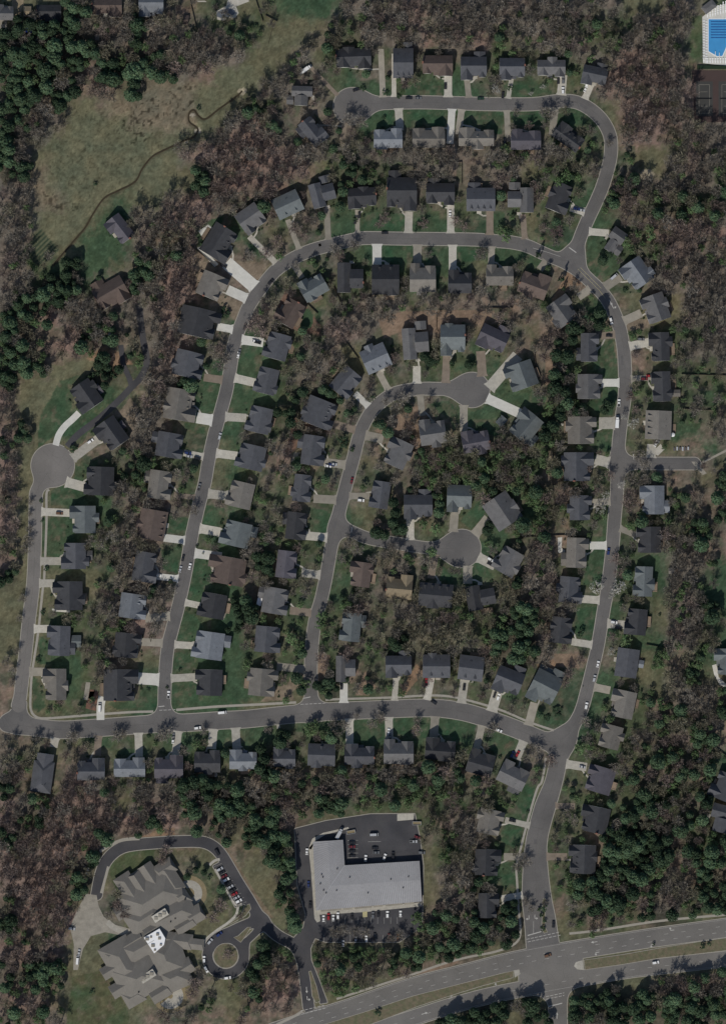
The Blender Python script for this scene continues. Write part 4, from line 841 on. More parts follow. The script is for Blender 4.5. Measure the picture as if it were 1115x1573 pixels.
# ------------------------------------------------------------------ care home: hipped wings, courts, glazed drum
t = thing('care_home', (*P((240,1425)), 0), 0, 'large tan grey roofed care home of angled wings with round garden courts', 'care home')
MAT['care_roof'] = mat('care_shingle', (.180,.168,.148), .9, .14, .2, .2, 2.2, spec=.1)
def wing(cx, cy, w_, d_, ang, ze=3.4, pit=.42, hip=1.0, axis='x'):
    pit *= 1.18
    m = MB(); th = math.radians(ang); gable(m, -w_*S/2, w_*S/2, -d_*S/2, d_*S/2, ze, pit, axis, hip=hip, oh=.5); k = MB(); k.box(-w_*S/2+.4, w_*S/2-.4, -d_*S/2+.4, d_*S/2-.4, 0, ze-.2)
    x, y = P((cx, cy)); R_ = lambda v: (x+v[0]*math.cos(th)+v[1]*math.sin(th), y-v[0]*math.sin(th)+v[1]*math.cos(th), v[2])
    m.v = [R_(v) for v in m.v]; k.v = [R_(v) for v in k.v]
    BOXES.append((x, y, w_*S/2, d_*S/2, th))
    local(k.obj('wall', MAT['wall']), t); local(m.obj('wing_roof', [MAT['care_roof'], MAT['trim']]), t)
# northern block (turned about 32 degrees) and its arms
wing(236,1378,90,58,-33, 3.9, .36, .9); wing(204,1372,26,64,-33, 3.4, .42, .8, 'y'); wing(216,1358,24,40,-33, 3.5, .5, .3, 'y'); wing(233,1346,22,40,-33, 3.5, .5, .0, 'y')
wing(262,1406,76,40,-26, 3.7, .42, .9); wing(262,1350,26,44,-33, 3.4, .45, .5, 'y'); wing(254,1334,30,22,-33, 3.2, .5, .4); wing(278,1376,22,30,-33, 3.3, .45, .5); wing(300,1405,26,24,-30, 3.3, .45, .3); wing(225,1408,60,40,-33, 3.6, .40, .9)
# southern block
wing(222,1452,80,44,-30, 3.8, .42, 1.0); wing(190,1478,48,70,-30, 3.6, .42, 1.0, 'y'); wing(215,1500,70,60,-30, 4.0, .40, 1.0); wing(255,1470,56,60,-20, 3.7, .42, .9, 'y'); wing(268,1500,48,40,-24, 3.5, .42, .9)
wing(172,1466,24,26,-30, 3.2, .5, .6); wing(272,1444,46,22,8, 3.2, .4, .6); wing(292,1449,42,15,6, 3.0, .35, .4); wing(206,1530,30,26,-30,3.1,.45,.6)
for q_ in [(190,1398,26,20),(170,1490,26,18),(184,1518,26,20),(284,1486,26,22),(246,1524,30,22),(240,1424,40,26),(204,1446,34,22),(284,1420,30,18)]: wing(*q_, -31, 3.1, .55, .15)
mb = MB(); mb.prism(wpoly([(222,1439),(246,1425),(255,1440),(253,1450),(238,1463)]), 0, 8.9); local(mb.obj('flat_roof', MAT['white']), t)
for k, (px, py) in enumerate([(233,1438),(243,1434),(236,1451),(248,1450),(246,1440),(227,1441),(239,1458)]):
    m = MB(); x, y = P((px, py)); s = 1.0+.35*(k % 3); m.box(x-s*.7, x+s*.7, y-s*.6, y+s*.6, 8.9, 9.6+.3*(k % 2)); local(m.obj('rooftop_unit', MAT['conc_old']), t)
for (px, py) in [(247,1405),(228,1498)]:
    mb = MB(); th = math.radians(-32); x, y = P((px, py)); q = [(x+u*math.cos(th)+v*math.sin(th), y-u*math.sin(th)+v*math.cos(th)) for u, v in ((-5.5,-2.6),(5.5,-2.6),(5.5,2.6),(-5.5,2.6))]
    mb.prism(q, 5.5, 9.05, 0); local(mb.obj('light_well', MAT['conc']), t)
    for k in range(3):
        m = MB(); u = -3.4+3.3*k; xx, yy = x+u*math.cos(th), y-u*math.sin(th); m.box(xx-1.1, xx+1.1, yy-1.1, yy+1.1, 9.05, 9.5+.2*k); local(m.obj('skylight', MAT['conc_old']), t)
for k, (px, py) in enumerate([(285,1381),(263,1415),(270,1410),(202,1501),(214,1523),(187,1482),(246,1373),(278,1400)]):
    m = MB(); x, y = P((px, py)); m.box(x-.4, x+.4, y-.4, y+.4, 4, 7.6 if k < 5 else 7.0); local(m.obj('roof_vent', MAT['black']), t)
def disc(name, cx, cy, r, m, z, a0=0, a1=360, r0=0):
    n = 30; A_ = [math.radians(a0+(a1-a0)*i/n) for i in range(n+1)]; mb = MB(); x, y = P((cx, cy))
    o = [(x+r*S*math.cos(a), y+r*S*math.sin(a)) for a in A_]; i_ = [(x+r0*S*math.cos(a), y+r0*S*math.sin(a)) for a in A_]
    mb.add([(*p, z) for p in o]+[(*p, z) for p in i_], [(k, k+1, n+2+k, n+1+k) for k in range(n)]); return tag(mb.obj(name, MAT[m]), kind='structure')
MAT['court_soil'] = mat('garden_court_soil', (.215,.175,.105), .95, .25, .5, .2, 2.5)
disc('garden_court', 291,1372,27,'court_soil',.05,-80,125); disc('garden_path', 291,1372,20,'conc',.06,-75,118,8)
disc('garden_court', 262,1530,26,'court_soil',.05,-150,60); disc('garden_path', 262,1530,20,'conc',.06,-140,50,4)
path('care_home_path', [(203,1433),(190,1431),(176,1425),(165,1416)], 9, 'conc', .12, 3); path('care_home_path', [(366,1391),(363,1405),(350,1418),(335,1428),(318,1442),(311,1456)], 4, 'conc', .12, 3); path('care_home_path', [(331,1335),(345,1362),(362,1390),(372,1388)], 3, 'conc', .12, 3); path('care_home_path', [(322,1329),(330,1322),(338,1320)], 4, 'conc', .12, 2)

# ------------------------------------------------------------------ pool, loungers, tennis court
island('pool_deck', [(1078,26),(1098,10),(1175,-10),(1175,108),(1115,101),(1079,97)], 'conc_new', .12)
t = thing('swimming_pool', (*P((1105,55)), 0), 0, 'bright blue swimming pool with dark lane lines at the northeast corner', 'swimming pool')
pl = [(1087,29),(1160,29),(1160,64),(1118,66),(1109,86.5),(1101,87),(1087,79)]
mb = MB(); mb.prism(wpoly(pl), .05, .165); local(mb.obj('water', MAT['water']), t)
for k in range(7):
    y = 33+k*4.1; mb = strip([P((1091,y)), P((1158,y))], .42, .185); local(mb.obj('lane_line', MAT['lane']), t)
mb = MB()
for i in range(len(pl)):
    a, b = np.array(P(pl[i])), np.array(P(pl[(i+1) % len(pl)])); d = (b-a)/np.hypot(*(b-a)); n = np.array((-d[1], d[0]))*.25; mb.prism([tuple(a-n), tuple(b-n), tuple(b+n), tuple(a+n)], .1, .2)
local(mb.obj('coping', MAT['white']), t)
for (px, py, an) in [(1098,82,20),(1104,84,10)]:
    m = MB(); x, y = P((px, py)); m.box(x-.15, x+.15, y-2.0, y+1.4, .2, 1.0); local(m.obj('pool_ladder', MAT['white']), t)
LOUNGE = []
for i in range(16): LOUNGE += [(1080.5, 32+i*4.1), (1083.8, 33.5+i*4.1)]
for i in range(8):
    for j in range(5): LOUNGE.append((1086+i*4, 25-j*3.4-(i*1.1)))
for i in range(8):
    for j in range(2): LOUNGE.append((1086+i*4, 91.5+j*3.5))
proto = None
def lounger(x, y, rz):
    global proto
    if proto is None:
        m = MB(); m.box(-.33, .33, -.95, .35, .28, .36, 0, True); m.add([(-.33,.35,.3),(.33,.35,.3),(.33,.95,.75),(-.33,.95,.75),(-.33,.35,.36),(.33,.35,.36),(.33,.93,.82),(-.33,.93,.82)], [(4,5,6,7),(3,2,1,0),(0,1,5,4),(2,3,7,6)])
        for sx in (-.3, .3):
            for sy in (-.85, .3): m.box(sx-.03, sx+.03, sy-.03, sy+.03, 0, .28)
        proto = m.mesh('lounge_chair'); proto.materials.append(MAT['white'])
    o = bpy.data.objects.new('lounge_chair', proto); C.objects.link(o); o.location = (x, y, .12); o.rotation_euler = (0, 0, rz)
    return tag(o, 'white lounge chair in the rows on the pale deck around the blue pool', 'lounge chair', 'lounge chairs round the pool')
for px, py in LOUNGE:
    if py > 0 and px < 1122 and py > 27-(px-1078)*.75: lounger(*P((px, py)), math.radians(90 if px < 1085 and py < 90 else 0))
t = thing('pool_house', (*P((1088,11)), 0), math.radians(38), 'small grey roofed pool house at the pool deck corner', 'pool house')
m = MB(); m.box(-4.5, 4.5, -2.6, 2.6, 0, 2.8); m.obj('wall', MAT['wall'], t); m = MB(); gable(m, -4.5, 4.5, -2.6, 2.6, 2.8, .4, 'x', hip=.8); m.obj('roof', [MAT['roof2'], MAT['trim']], t)
t = thing('tennis_court', (*P((1120,145)), 0), 0, 'red bordered grey tennis court below the swimming pool', 'tennis court')
m = MB(); m.prism(wpoly([(1062,108),(1190,108),(1190,186),(1066,188)]), 0, .05); local(m.obj('court_surround', MAT['court_red']), t)
for (a, b) in [(1068,1094),(1103,1129)]:
    m = MB(); m.prism(wpoly([(a,125),(b,125),(b,178),(a,178)]), .0, .065); local(m.obj('playing_surface', MAT['court_dark']), t)
    for q in [((a+5,130),(b-5,130)),((a+5,174),(b-5,174)),((a+5,130),(a+5,174)),((b-5,130),(b-5,174)),((a+8,141),(b-8,141)),((a+8,163),(b-8,163))]:
        local(strip([P(q[0]), P(q[1])], .09, .085).obj('court_line', MAT['conc_old']), t)
    m = MB(); p, q = P((a+2,152)), P((b-2,152)); m.box(p[0], q[0], p[1]-.06, p[1]+.06, .1, 1.0); local(m.obj('net', MAT['black']), t)
m = MB(); m.prism(wpoly([(1070,100),(1180,103),(1180,106),(1070,106)]), 0, 1.0); tag(m.obj('clipped_hedge', MAT['dark']), 'dark hedge strip between the pool deck and the tennis court', 'hedge')

# ------------------------------------------------------------------ small things in the yards
def shed(px, py, w_, d_, hd, roof, lab):
    t = thing('garden_shed', (*P((px, py)), 0), -math.radians(hd), lab, 'shed'); a, b = w_*S/2, d_*S/2
    m = MB(); m.box(-a, a, -b, b, -.1, 2.3); m.obj('wall', MAT['wood'], t); m = MB(); gable(m, -a, a, -b, b, 2.3, .5, 'x', oh=.2, th=.1); m.obj('roof', [MAT[roof], MAT['trim']], t)
    m = MB(); m.box(-.5, .5, b-.02, b+.04, 0, 1.9); m.obj('door', MAT['trim'], t); BOXES.append((*P((px, py)), a, b, math.radians(hd)))
shed(43,18,11,15,0,'roof7','tan roofed shed between the dirt drive and the dark grey house')
shed(286,31,7,14,8,'roof4','narrow red brown shed on the bare dirt northeast of the blue grey house')
shed(150,58,6,8,0,'roof3','small pale shed under the trees south of the brown house on the north edge')
shed(116,605,4,3,0,'roof2','tiny grey shed beside the curved white drive'); shed(153,597,5,16,145,'roof8','long low purple grey outbuilding behind the house with the curved white drive')
shed(189,652,5,12,145,'roof8','low grey outbuilding behind the dark house beside the asphalt drive'); shed(138,853,9,14,0,'roof2','square grey roofed shed behind the fifth house on the far west street')
shed(1038,604,11,10,0,'roof3','pale grey shed in the green yard east of the loop road'); shed(118,985,14,18,0,'roof6','greenish shed under bare trees behind the seventh house on the far west street')
shed(984,1020,7,11,10,'roof5','small pale shed behind the slate roofed house east of the loop road'); shed(845,700,6,14,0,'roof7','yellowish shed behind the slate blue house west of the loop road')
shed(1073,1168,5,7,20,'roof5','tiny pale shed at the edge of the green yard near the east edge'); shed(770,647,14,12,310,'roof6','small teal roofed garage in front of the teal house south of the hook circle')
shed(1030,877,7,9,0,'roof3','brown grey shed behind the teal house east of the loop road'); shed(838,1030,22,12,205,'roof6','long slate outbuilding behind the last house north of the bottom street')
def trampoline(px, py, r, m, lab):
    t = thing('trampoline', (*P((px, py)), 0), 0, lab, 'trampoline'); n = 20
    mb = MB(); mb.add([(r*math.cos(i*2*math.pi/n), r*math.sin(i*2*math.pi/n), .9) for i in range(n)], [tuple(range(n))]); mb.obj('jumping_mat', MAT[m], t)
    mb = MB()
    for i in range(n):
        a, b = i*2*math.pi/n, (i+1)*2*math.pi/n; mb.add([(r*math.cos(a),r*math.sin(a),.95),(r*1.15*math.cos(a),r*1.15*math.sin(a),.95),(r*1.15*math.cos(b),r*1.15*math.sin(b),.95),(r*math.cos(b),r*math.sin(b),.95)], [(0,1,2,3)])
        if i % 4 == 0: mb.box(r*1.08*math.cos(a)-.04, r*1.08*math.cos(a)+.04, r*1.08*math.sin(a)-.04, r*1.08*math.sin(a)+.04, 0, .94)
    mb.obj('rim', MAT['trim'], t)
trampoline(331,1190,1.3,'conc','pale round trampoline on the patio behind the fifth house south of the bottom street')
def umbrella(px, py, r, lab, m='white'):
    t = thing('parasol', (*P((px, py)), 0), 0, lab, 'parasol'); n = 8; mb = MB()
    mb.add([(r*math.cos(i*2*math.pi/n), r*math.sin(i*2*math.pi/n), 2.3) for i in range(n)]+[(0,0,2.9)], [(i,(i+1)%n,n) for i in range(n)]); mb.obj('canopy', MAT[m], t); mb = MB(); mb.box(-.03,.03,-.03,.03,0,2.85); mb.obj('pole', MAT['trim'], t)
umbrella(1032.5,668,1.5,'white parasol in the green yard behind the tan grey house by the side street'); umbrella(872,651.5,1.7,'white parasol behind the tan grey house west of the loop road'); umbrella(863,652,1.0,'smaller pale parasol beside the larger one west of the loop road','conc')
m = MB(); n = 24; m.prism([P((347+14.5*math.cos(a)*(1 if abs(math.cos(a))<.7 else 1)+ (0), 20.5+7*math.sin(a)-2*math.cos(a))) for a in np.linspace(0,2*math.pi,n+1)[:-1]], 0, .2); t = thing('covered_pool', (*P((347,20.5)),0), 0, 'covered oval pool with a grey tarpaulin on a pale patio near the north edge', 'pool'); local(m.obj('pool_cover', MAT['cover']), t)
m = MB(); m.prism(wpoly([(332,17),(348,9),(350,0),(380,-4),(383,2),(363,10),(367,20),(362,27),(343,32),(334,30)]), 0, .1); tag(m.obj('patio', MAT['conc']), kind='structure')
m = MB(); 
for i in range(6):
    for j in range(6):
        f = lambda a, b: (X(36+a*2.6)+.2*math.sin(a*3+b), Y(36+b*2.4), .5+.9*math.sin(a*1.3+1)*math.cos(b*1.1))
        if (i-2.5)**2+(j-2.5)**2 < 9: m.add([f(i,j),f(i+1,j),f(i+1,j+1),f(i,j+1)], [(3,2,1,0)])
tag(m.obj('tarpaulin', MAT['tarp']), 'crumpled bright blue tarpaulin on the ground in the northwest corner', 'tarpaulin')
for (pts, mm, nm) in [([(268+47,1),(300,1),(305,3),(318,3)],'conc','patio'), ([(48,27),(56,27),(56,42),(49,42)],'conc','patio'), ([(0,30),(11,30),(11,50),(0,50)],'conc_old','patio'), ([(856,826),(863,825),(862,842),(868,846),(866,851),(857,849)],'conc_new','patio'),
    ([(1093,1022),(1100,1020),(1103,1040),(1116,1052),(1116,1058),(1105,1052),(1096,1036)],'conc_new','patio'), ([(305,355),(320,345),(330,352),(312,366)],'conc_new','patio'), ([(278,472),(288,470),(283,500),(276,495)],'conc','patio'), ([(303,381),(309,378),(336,406),(330,410)],'conc_new','side_path'), ([(80,935),(108,936),(108,941),(82,939)],'conc_new','patio'),
    ([(452,695),(462,695),(458,715),(446,712)],'sand','sand_patio'), ([(1000,695),(1014,682),(1020,690),(1010,700)],'conc','patio'), ([(312,918),(318,920),(345,952),(338,948)],'conc','patio'), ([(348,918),(356,920),(345,950),(338,945)],'conc_old','patio'), ([(795,1200),(800,1196),(800,1204)],'conc','patio'),
    ([(139,1059),(147,1060),(142,1075),(136,1072)],'bed','mulch_bed'), ([(136,1062),(152,1062),(148,1092),(132,1088)],'bed','mulch_bed'), ([(594,1136),(600,1136),(600,1150),(594,1150)],'conc','patio'), ([(425,1113),(430,1113),(433,1146),(429,1146)],'conc','garden_path'), ([(1061,709),(1068,709),(1085,727),(1078,730)],'conc_old','garden_path'), ([(1115,690),(1074,711),(1074,714),(1115,694)],'conc_old','garden_path')]:
    island(nm, pts, mm, .06)
def fence(pts, lab, h=1.8):
    m = MB(); p = [np.array(P(q)) for q in pts]
    for a, b in zip(p[:-1], p[1:]):
        d = b-a; L_ = np.hypot(*d); e = d/L_; n = np.array((-e[1], e[0])); k = max(1, round(L_/2.4))
        m.prism([tuple(a-n*.04), tuple(b-n*.04), tuple(b+n*.04), tuple(a+n*.04)], .05, h)
        for i in range(k+1):
            c = a+e*L_*i/k; m.box(c[0]-.08, c[0]+.08, c[1]-.08, c[1]+.08, -.1, h+.12)
    tag(m.obj('fence', MAT['fence']), lab, 'fence', 'back yard fences')
for pts, lab in [([(291,-4),(303,48)],'dark board fence running down from the north edge beside the dirt yard'), ([(393,0),(404,33)],'dark fence down the yard edge east of the covered pool'), ([(408,24),(426,33)],'short fence east of the covered pool'), ([(421,35),(412,68)],'fence running south from the green clearing near the north edge'),
  ([(292,377),(335,411)],'fence along the bare yard south of the large dark house on the bend'), ([(280,454),(303,462)],'short fence behind the tan house on the bend'), ([(685,250),(709,249),(709,283)],'fence round the red dirt yard between the top and second streets'), ([(468,463),(488,482)],'fence beside the round lawn of the red brown house'),
  ([(513,441),(531,484)],'fence between back yards west of the hook bend'), ([(549,464),(575,452)],'fence behind the dark house south of the second street'), ([(524,515),(551,552)],'fence across the straw yard at the hook bend'), ([(670,482),(670,508)],'short fence beside the straw yard of the teal hook bend house'), ([(740,473),(787,473),(789,458)],'fence behind the tan house south of the second street'),
  ([(854,684),(878,684)],'fence south of the tan grey house with the parasols'), ([(842,638),(852,700)],'fence behind the houses with parasols west of the loop road'), ([(1048,628),(1080,630),(1100,630)],'fence at the end of the green yard east of the loop road'), ([(1046,575),(1116,577)],'long fence along the woods edge east of the loop road'), ([(150,1014),(179,1014)],'pale fence behind the large charcoal corner house'),
  ([(992,990),(1021,995),(1020,1012)],'fence in the east back yards below the dark house'), ([(800,826),(860,822),(900,823)],'long dark fence behind the pool patio west of the loop road'), ([(820,540),(826,590)],'fence across the straw yard behind the teal house on the hook circle'), ([(450,655),(485,655),(500,660)],'fence around the sandy yard west of the hook street'), ([(1100,1150),(1116,1162)],'fence at the green yard by the east edge'), ([(768,1025),(790,1030)],'short fence behind the houses north of the bottom street'), ([(600,1210),(640,1208)],'fence at the woods edge south of the bottom street')]:
    fence(pts, lab)
hr_ = next(o for o, r_ in zip(house_roots, HOUSES) if (r_[0], r_[1]) == (424, 923))
mb = MB(); mb.prism(wpoly([(394,929),(401,931),(406,908),(399,906)]), 2.5, 2.65, 0); bpy.context.view_layer.update(); aw_ = mb.obj('patio_awning', MAT['white']); aw_.parent = hr_; aw_.matrix_parent_inverse = hr_.matrix_basis.inverted()
mb = MB(); [mb.box(X(q[0])-.06, X(q[0])+.06, Y(q[1])-.06, Y(q[1])+.06, 0, 2.5) for q in ((395,928.5),(399.8,907.5))]; po_ = mb.obj('awning_post', MAT['trim'], aw_)
po_.matrix_parent_inverse = (hr_.matrix_basis @ aw_.matrix_parent_inverse).inverted()
t = thing('playset', (*P((1045,689)), 0), 0, 'low row of purple and white play equipment by the side street', 'playset')
for k in range(6):
    m = MB(); m.box(-5+k*1.9, -3.9+k*1.9, -1.6+.3*(k % 3), .8+.4*(k % 2), 0, .7+.25*(k % 3)); m.obj('play_panel', MAT['car_silver'] if k % 2 else MAT['roof8'], t)
# ------------------------------------------------------------------ nearest named house, for describing what stands by it
HPOS = [(P((r[0], r[1])), house_roots[i]['ph']) for i, r in enumerate(HOUSES)]
DIRS = ['north', 'northeast', 'east', 'southeast', 'south', 'southwest', 'west', 'northwest']
def near_house(x, y):
    return min(HPOS, key=lambda h: (h[0][0]-x)**2+(h[0][1]-y)**2)
def direction(hx, hy, x, y): return DIRS[int(round(math.degrees(math.atan2(x-hx, y-hy))/45)) % 8]

# ------------------------------------------------------------------ vehicles
def car_meshes(color, kind):
    Lg, Wd, Hb, Ht = {'car': (4.6,1.85,.85,1.45), 'suv': (4.9,1.95,1.0,1.75), 'pickup': (5.5,2.0,1.0,1.75), 'van': (6.2,2.1,1.3,2.4), 'truck': (8.6,2.4,1.1,3.1)}[kind]
    b = MB(); h = Lg/2; wd = Wd/2
    def hull(x0, x1, z0, z1, t0, t1, wb, wt, mi=0):   # tapered box along x
        b.add([(x0,-wb,z0),(x1,-wb,z0),(x1,wb,z0),(x0,wb,z0),(x0+t0,-wt,z1),(x1-t1,-wt,z1),(x1-t1,wt,z1),(x0+t0,wt,z1)], [(4,5,6,7),(0,1,5,4),(1,2,6,5),(2,3,7,6),(3,0,4,7),(3,2,1,0)], mi)
    hull(-h, h, .28, Hb, .12, .22, wd, wd*.95)
    g = MB(); a, c = {'car': (-h+.55, h-1.35), 'suv': (-h+.2, h-1.35), 'pickup': (-h+2.0, h-1.5), 'van': (-h+.1, h-.6), 'truck': (h-2.6, h-.5)}[kind]
    gt = [(a,-wd*.93,Hb),(c,-wd*.93,Hb),(c,wd*.93,Hb),(a,wd*.93,Hb),(a+(.5 if kind == 'car' else .2),-wd*.78,Ht-.06),(c-.75,-wd*.78,Ht-.06),(c-.75,wd*.78,Ht-.06),(a+(.5 if kind == 'car' else .2),wd*.78,Ht-.06)]
    g.add(gt, [(4,5,6,7),(0,1,5,4),(1,2,6,5),(2,3,7,6),(3,0,4,7)])
    b.add([(q[0],q[1]*1.01,z) for q in gt[4:] for z in (Ht-.055,)]+[(q[0]+(.08 if i in (0,3) else -.08),q[1]*.94,Ht) for i, q in enumerate(gt[4:])], [(4,5,6,7),(0,1,5,4),(1,2,6,5),(2,3,7,6),(3,0,4,7)])
    if kind == 'truck': hull(-h, h-2.7, .7, Ht, .02, .02, wd, wd)
    if kind == 'pickup': b.box(-h+.15, -h+1.95, -wd*.8, wd*.8, Hb-.02, Hb+.015, 1)
    wh = MB(); 
    for sx in (-h+.85, h-.9):
        for sy in (-wd, wd-.2):
            n = 8; p = [(sx+.34*math.cos(i*2*math.pi/n), .34+.34*math.sin(i*2*math.pi/n)) for i in range(n)]
            wh.add([(q[0],sy,q[1]) for q in p]+[(q[0],sy+.2,q[1]) for q in p], [tuple(range(n)), tuple(range(2*n-1,n-1,-1))]+[(i,n+i,n+(i+1)%n,(i+1)%n) for i in range(n)])
    mb_ = b.mesh('body'); mb_.materials.append(MAT['car_'+color]); mb_.materials.append(MAT['black'])
    mg = g.mesh('window'); mg.materials.append(MAT['glass']); mw = wh.mesh('wheels'); mw.materials.append(MAT['tyre']); return mb_, mg, mw
_cm = {}
def car(px, py, hd, color, label, kind='car', group=None, z=.09):
    k = (color, kind)
    if k not in _cm: _cm[k] = car_meshes(color, kind)
    nm = {'car': 'parked_car', 'suv': 'parked_car', 'pickup': 'pickup_truck', 'van': 'van', 'truck': 'box_truck'}[kind]
    t = thing(nm, (*P((px, py)), z), math.radians(90-hd), label, {'pickup': 'pickup', 'van': 'van', 'truck': 'truck'}.get(kind, 'car'), group or 'cars parked along the streets and drives')
    for n, me_ in zip(('body', 'window', 'wheels'), _cm[k]):
        o = bpy.data.objects.new(n, me_); C.objects.link(o); o.parent = t
_cl = {}
def near_car(px, py, hd, color, kind='car', extra=None):
    x, y = P((px, py)); (hx, hy), ph = near_house(x, y)
    where = extra or ('%s of the %s' % (direction(hx, hy, x, y), ph))
    lab = '%s %s %s' % (color, {'suv': 'car'}.get(kind, kind), where); n = _cl.get(lab, 0); _cl[lab] = n+1
    if n: lab = ('second ' if n == 1 else 'third ')+lab
    car(px, py, hd, color, lab, kind)
for c in [(547,138,72,'black'),(628,150.5,90,'black'),(642.5,150.5,90,'grey'),(684,132,0,'black'),(738,151.5,88,'dark green'),(772,146,5,'black'),(857,124,0,'black'),(864.5,123,0,'grey','suv'),(864,139,0,'white','suv'),(901.5,129,25,'white','suv'),(899,136.5,25,'white'),
          (471,106,55,'white','truck'),(466,111,60,'grey','van'),(775,217,0,'black','suv'),(416,433,42,'black','suv'),(552,330,0,'black'),(545,339,0,'black'),(591,357.5,90,'black'),(691,328,0,'white'),(376.5,502,15,'black'),(368,541,10,'grey'),(366.5,545,10,'white'),(344,408,112,'black','suv'),(396,526,105,'black','suv'),(392,524,105,'white'),
          (885,321,100,'navy blue','suv'),(893,323,100,'silver'),(338,670,15,'silver','suv'),(289,696,100,'navy blue','suv'),(291,701,100,'silver'),(303.5,704,100,'black','suv'),(306.5,748,14,'grey','pickup'),(281.5,857,14,'black'),(277.5,874,14,'silver'),(292,870,14,'white'),(243.5,884,100,'white','suv'),
          (259.3,1067,2,'white','pickup'),(341.5,1094.5,85,'white','van'),(304,1118.2,82,'white','suv'),(267,1131,2,'grey'),(266,1137,2,'white'),(153.5,1087,2,'white','van'),(139.5,678,55,'white','suv'),(92,788.5,92,'brown','suv'),(509,714,100,'navy blue'),(504,716,100,'white'),(513,713,100,'silver'),(554.5,768.5,97,'white','suv'),(540.5,738,12,'maroon'),
          (753,859.5,120,'white','suv'),(752.5,866.5,120,'black','suv'),(524.6,1054,2,'black','suv'),(654.6,1047.5,3,'red','pickup'),(712.6,1055.5,6,'black','suv'),(666,1078.5,125,'black'),(597,1124,2,'white'),(599,1131,2,'grey'),(759.5,1067,18,'black'),(765,1070.5,18,'white','suv'),(766,1122,112,'white'),(786.5,1159,28,'navy blue','suv'),(794.5,1158,28,'red','suv'),
          (938,493,165,'white','suv'),(935,515.5,92,'black'),(984,521,92,'grey','suv'),(989,582,92,'maroon','suv'),(997,577.5,92,'red'),(950,619,2,'white','pickup'),(947.3,648,3,'white','truck'),(942.5,425,50,'silver','van'),(1007,681,25,'white'),(1011,677,30,'grey'),(934,847,8,'navy blue','suv'),(942.5,956,100,'white','suv'),(949,964.5,100,'black','suv'),
          (917.8,1020,12,'white'),(912.3,1042,14,'silver','suv'),(900,1084,12,'white','suv'),(786.5,1260.5,100,'black','suv'),(169,512,15,'silver','suv'),(894,1178,105,'silver')]:
    near_car(*c)
car(849.5,1419.7,2,'black','black car leaving the side of the planted island at the highway junction','suv'); car(841,1467.5,72,'brown','brown car turning in the wide highway junction','suv'); car(1006.5,1478.5,80,'white','white car driving on the lower carriageway of the divided highway','suv'); car(951,1560,0,'white','white car on the grass south of the divided highway')
car(111,1426.5,98,'silver','silver car at the woods edge of the pale gravel yard','suv'); car(135.5,1338,200,'white','white car nosed into the woods beside the care home drive'); car(131,1327,200,'black','black car in the shade beside the care home drive'); car(119.5,1475,5,'white','long white van at the lower end of the gravel yard','van'); car(122,1463,8,'silver','silver car just above the long white van in the gravel yard')
car(334,1309,152,'black','lone black car on the outer edge of the care home drive','suv')
for k, cc in enumerate(['silver','black','maroon','white','black','silver','black','red','silver','white']):
    t_ = k/9; car(338+29*t_, 1335+49*t_, 62, cc, '%s car, %s from the north in the slanted row by the care home drive' % (cc, ORD[k+1]), 'suv' if k % 3 == 0 else 'car', 'cars in the slanted row')
for px, py, hd, cc, nm in [(337,1435,52,'navy blue','north edge, nearer the drive'),(323,1446,40,'silver','northwest edge'),(313.8,1473.5,0,'white','west edge'),(317,1489,152,'white','southwest edge'),(333,1499.5,102,'black','south edge'),(350,1502,82,'white','south edge')]:
    car(px, py, hd, cc, '%s car at the %s of the round turning loop' % (cc, nm), 'suv', 'cars round the turning loop')
SHOP = [(497,1410.8,0,'white'),(504.6,1407.8,0,'red'),(512,1410,0,'white'),(519,1406.5,0,'white'),(540.7,1407.6,0,'black'),(572.8,1405.6,0,'grey'),(581,1403.4,0,'black'),(595,1404.4,0,'white'),(615,1403.6,0,'white')]
for k, (px, py, hd, cc) in enumerate(SHOP): car(px, py, hd, cc, '%s car, %s from the west in front of the shop building' % (cc, ORD[k+1]), 'suv' if k % 2 else 'car', 'cars in front of the shops')
for k, (px, py, hd, cc) in enumerate([(527,1449,0,'silver'),(546.5,1443,4,'silver'),(562.7,1442,0,'white'),(575.6,1437.7,0,'black'),(597.6,1438.5,0,'maroon'),(611,1439.5,0,'brown'),(632,1431,0,'black')]): car(px, py, hd, cc, '%s car, %s from the west in the far row below the shops' % (cc, ORD[k+1]), 'suv' if k == 2 else 'car', 'cars in the far row below the shops')
for k, (py, cc) in enumerate([(1294,'black'),(1300.5,'maroon'),(1307.5,'black'),(1314.5,'black')]): car(541, py, 90, cc, '%s car, %s from the north in the short row behind the shops' % (cc, ORD[k+1]), 'car', 'cars in the short row behind the shops')
for px, py, hd, cc, kd, lb in [(574.5,1282,88,'silver','van','silver van alone in the middle of the lot behind the shops'),(576,1302.5,90,'black','car','black car, upper of two in the middle of the lot behind the shops'),(578,1309.5,90,'grey','car','grey car, lower of two in the middle of the lot behind the shops'),
    (561.6,1318,4,'white','car','white car against the rear wall of the shops, westernmost'),(590.7,1316,20,'white','car','white car against the rear wall of the shops, beside a black one'),(603.6,1313.5,0,'black','suv','black car against the rear wall of the shops'),(635,1292.5,90,'silver','pickup','silver pickup at the east edge of the lot behind the shops'),
    (641,1286,110,'maroon','car','maroon car at the east edge of the lot behind the shops'),(647.7,1309.6,95,'grey','suv','grey car at the southeast corner of the lot behind the shops'),(471.5,1308,4,'white','car','white car on the west side of the shop building, northernmost'),(474,1358,0,'navy blue','car','navy car on the west side of the shop building'),(476.5,1390,2,'black','suv','black car on the west side of the shop building, southernmost')]:
    car(px, py, hd, cc, lb, kd, 'cars behind and beside the shops')
